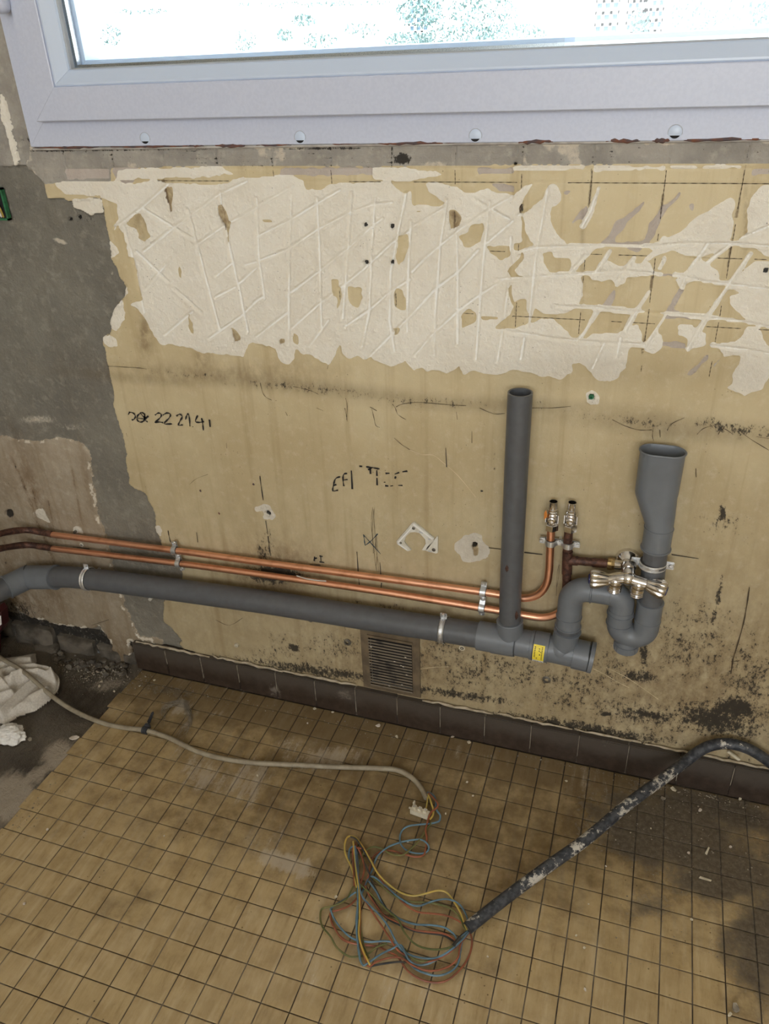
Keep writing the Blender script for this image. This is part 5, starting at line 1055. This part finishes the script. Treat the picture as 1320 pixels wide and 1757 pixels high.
# dark red canister with a white label
rc = thing('red_canister', 'dark red canister with white label cut by the left edge', 'canister', F(-20,1128,0))
Yr = -.078
obj('body', MB().prism([W(x,y,Yr) for x, y in pts('-90,1124 -9,1131 -9,1094 0,1084 5,1074 2,1050 -4,1042 -90,1062')], (0,.022,0)), 'red', rc)
obj('label', MB().prism([W(x,y,Yr-.0006) for x, y in pts('-40,1083 -6,1079 3,1071 2,1056 -5,1058 -40,1068')], (0,-.0005,0)), 'labelw', rc)
obj('seam', MB().tube([W(x,y,Yr-.001) for x, y in pts('-9,1128 -9,1094 4,1074 2,1050')], .0012, 6), 'red', rc, True)
# chips of plaster and paint
ch = [(175,1170,4,'c'),(171,1178,4,'c'),(196,1187,3,'c'),(80,1200,7,'g'),(140,1230,6,'g'),(52,1270,6,'g'),(128,1268,9,'w'),(37,1214,3,'w'),(650,1246,6,'w'),(681,1265,4,'c'),(777,1265,4,'w'),(805,1275,4,'c'),(802,1343,3,'c'),(812,1366,2.5,'c'),(765,1397,2.5,'c'),
 (972,1341,3,'c'),(1155,1355,6,'c'),(1138,1371,5,'g'),(1201,1391,4,'w'),(1214,1461,2.6,'s'),(1182,1464,3,'w'),(1254,1454,3,'w'),(1210,1509,3,'s'),(1187,1579,3,'c'),(989,1606,2.5,'c'),(1003,1627,3,'c'),(1004,1699,2.5,'w'),(1010,1552,2,'c'),(837,1642,2,'w'),
 (1262,1732,7,'g'),(1252,1742,4,'c'),(42,1552,3,'w'),(82,1424,3,'w'),(282,1435,2,'w'),(208,1356,2,'w'),(528,1242,3,'w'),(571,1223,3,'c'),(540,1217,5,'c'),(265,1168,3,'c'),(577,1540,3,'c'),(442,1332,3,'c'),(700,1445,2,'w'),(1040,1487,2,'w'),(1117,1422,2,'c'),(1270,1372,4,'c'),(240,1178,3,'c')]
for x, y, s_, k in ch:
    r = s_*.00095; c_ = F(x, y, .0005); rd = random.Random(int(x*7+y)); m_ = MB()
    if k == 's': poly = [(-3.6,-.8),(3.4,-.6),(3.8,.5),(-3,.8)]
    else: n = rd.randint(5,7); poly = [(rd.uniform(.7,1.35)*math.cos(2*PI*i/n), rd.uniform(.5,1.0)*math.sin(2*PI*i/n)) for i in range(n)]
    th = rd.uniform(0, PI) if k != 's' else (1.25 if x == 1214 else -.1); hgt = r*rd.uniform(.35,.8)
    m_.prism([(c_[0]+r*(px_*math.cos(th)-py_*math.sin(th)), c_[1]+r*(px_*math.sin(th)+py_*math.cos(th)), .0012+rd.uniform(0,.3)*r) for px_, py_ in poly], (0,0,hgt))
    o = obj('plaster_chip', m_, {'c':'chip','g':'crumb','w':'puttywhite','s':'chip'}[k]); o['category'] = 'debris'; sz = 'larger' if s_ >= 5 else 'tiny' if s_ <= 2.5 else 'small'; hue = {'c':'cream','g':'grey','w':'white','s':'splinter-shaped'}[k]
    where = ('on the bare screed in the left corner' if x < 200 and y < 1290 else 'on the tiles at the left' if x < 300 else 'along the foot of the skirting' if y < 1300 else 'on the grimy tiles right of the conduit' if x > 1130 and y < 1600 else
             'in the lower right corner' if x > 1200 else 'on the tiles beyond the conduit' if x > 880 and y < 1480 else 'on the tiles near the beige cable' if y < 1450 else 'on the tiles below the conduit' if x > 800 else 'beside the tangle of wires')
    o['label'] = '%s %s plaster chip lying %s' % (sz, hue, where); o['group'] = '%s %s chips %s' % (sz, hue, where)
for x, y in ((1010,1293),(1252,1291),(1258,1293),(1245,1295)):
    pass
wc = MB(); q = W(1258,1296,-.012); wc.prism([q+V((-.012,0,.008)), q+V((-.008,0,.011)), q+V((.014,0,-.004)), q+V((.011,0,-.008))], (0,-.004,0)); o = obj('wood_splinter', wc, 'chip'); o['label'] = 'pale splinter lying on top of the skirting at the right'; o['category'] = 'debris'
# uncountable crumbs
rd = random.Random(11); cr = MB()
def scatter(x, y, rx, ry, n, smin, smax, rot=0.):
    for _ in range(n):
        u, v = rd.gauss(0,.55), rd.gauss(0,.55); c_, s_ = math.cos(rot), math.sin(rot)
        p = F(x+u*rx*c_-v*ry*s_, y+u*rx*s_+v*ry*c_, 0.)
        if p[1] > -.020: p[1] = -.020-rd.random()*.008
        r = rd.uniform(smin, smax)*(.5+rd.random()**3*1.2); a_ = rd.uniform(0,6)
        b4 = [(p[0]+r*math.cos(a_+k*2.1+rd.uniform(-.4,.4)), p[1]+r*math.sin(a_+k*2.1+rd.uniform(-.4,.4)), .0003) for k in range(3)]
        cr.add(b4+[(p[0], p[1], .0006+r*.9)], [(0,1,3),(1,2,3),(2,0,3)])
for a_ in ((160,1150,75,16,420,.0010,.0030,.1),(190,1172,70,18,200,.0007,.0018,.1),(150,1160,90,30,160,.0005,.0015,0),(1170,1440,190,80,420,.0005,.0016,.2),(1230,1370,130,22,160,.0006,.0018,.22),(60,1385,70,24,120,.0006,.0016,-.8),
   (560,1238,320,8,150,.0005,.0017,.21),(1050,1310,240,9,110,.0005,.0016,.24),(300,1185,70,10,90,.0006,.0018,.2),(700,1420,500,260,240,.0003,.0008,0),(1200,1620,140,90,110,.0005,.0012,0),(80,1250,90,50,70,.0005,.0013,0)): scatter(*a_)
obj('debris_crumbs', cr, 'crumb', kind='stuff', label='fine grey and cream crumbs scattered over the floor', category='debris')
rb = MB(); rd = random.Random(5)
for _ in range(46):
    x, y = rd.uniform(95, 215), 0; y = 1128+(x-95)*.20+rd.gauss(0,9); p = F(x, y, 0); p[1] = min(p[1], -.016); r = rd.uniform(.004,.010)
    rb.blob((p[0], p[1], r*.4), r, int(x*9), 1, .35, (1,.8,.7))
obj('rubble', rb, 'stone', kind='stuff', label='dark small rubble along the foot of the broken wall', category='rubble')
# wisps of dust fluff
fl = MB(); rd = random.Random(8)
for k in range(46):
    j = lambda s_: rd.gauss(0, s_)
    P = [(280+j(4),1230+j(6)),(282+j(4),1213+j(4)),(300+j(4),1206+j(3)),(315+j(4),1204+j(3)),(323+j(3),1220+j(4)),(327+j(2),1238+j(4)),(318+j(3),1252+j(5)),(308+j(4),1262+j(6))][rd.randint(0,2):rd.randint(5,8)]
    fl.tube(fpath(P, [.002+rd.random()*.008 for _ in P]), .00022, 4, smooth=4)
obj('dust_fluff', fl, 'crumb', kind='stuff', label='tangled tuft of pale dust fibres on the tiles by the cable clip', category='dust')
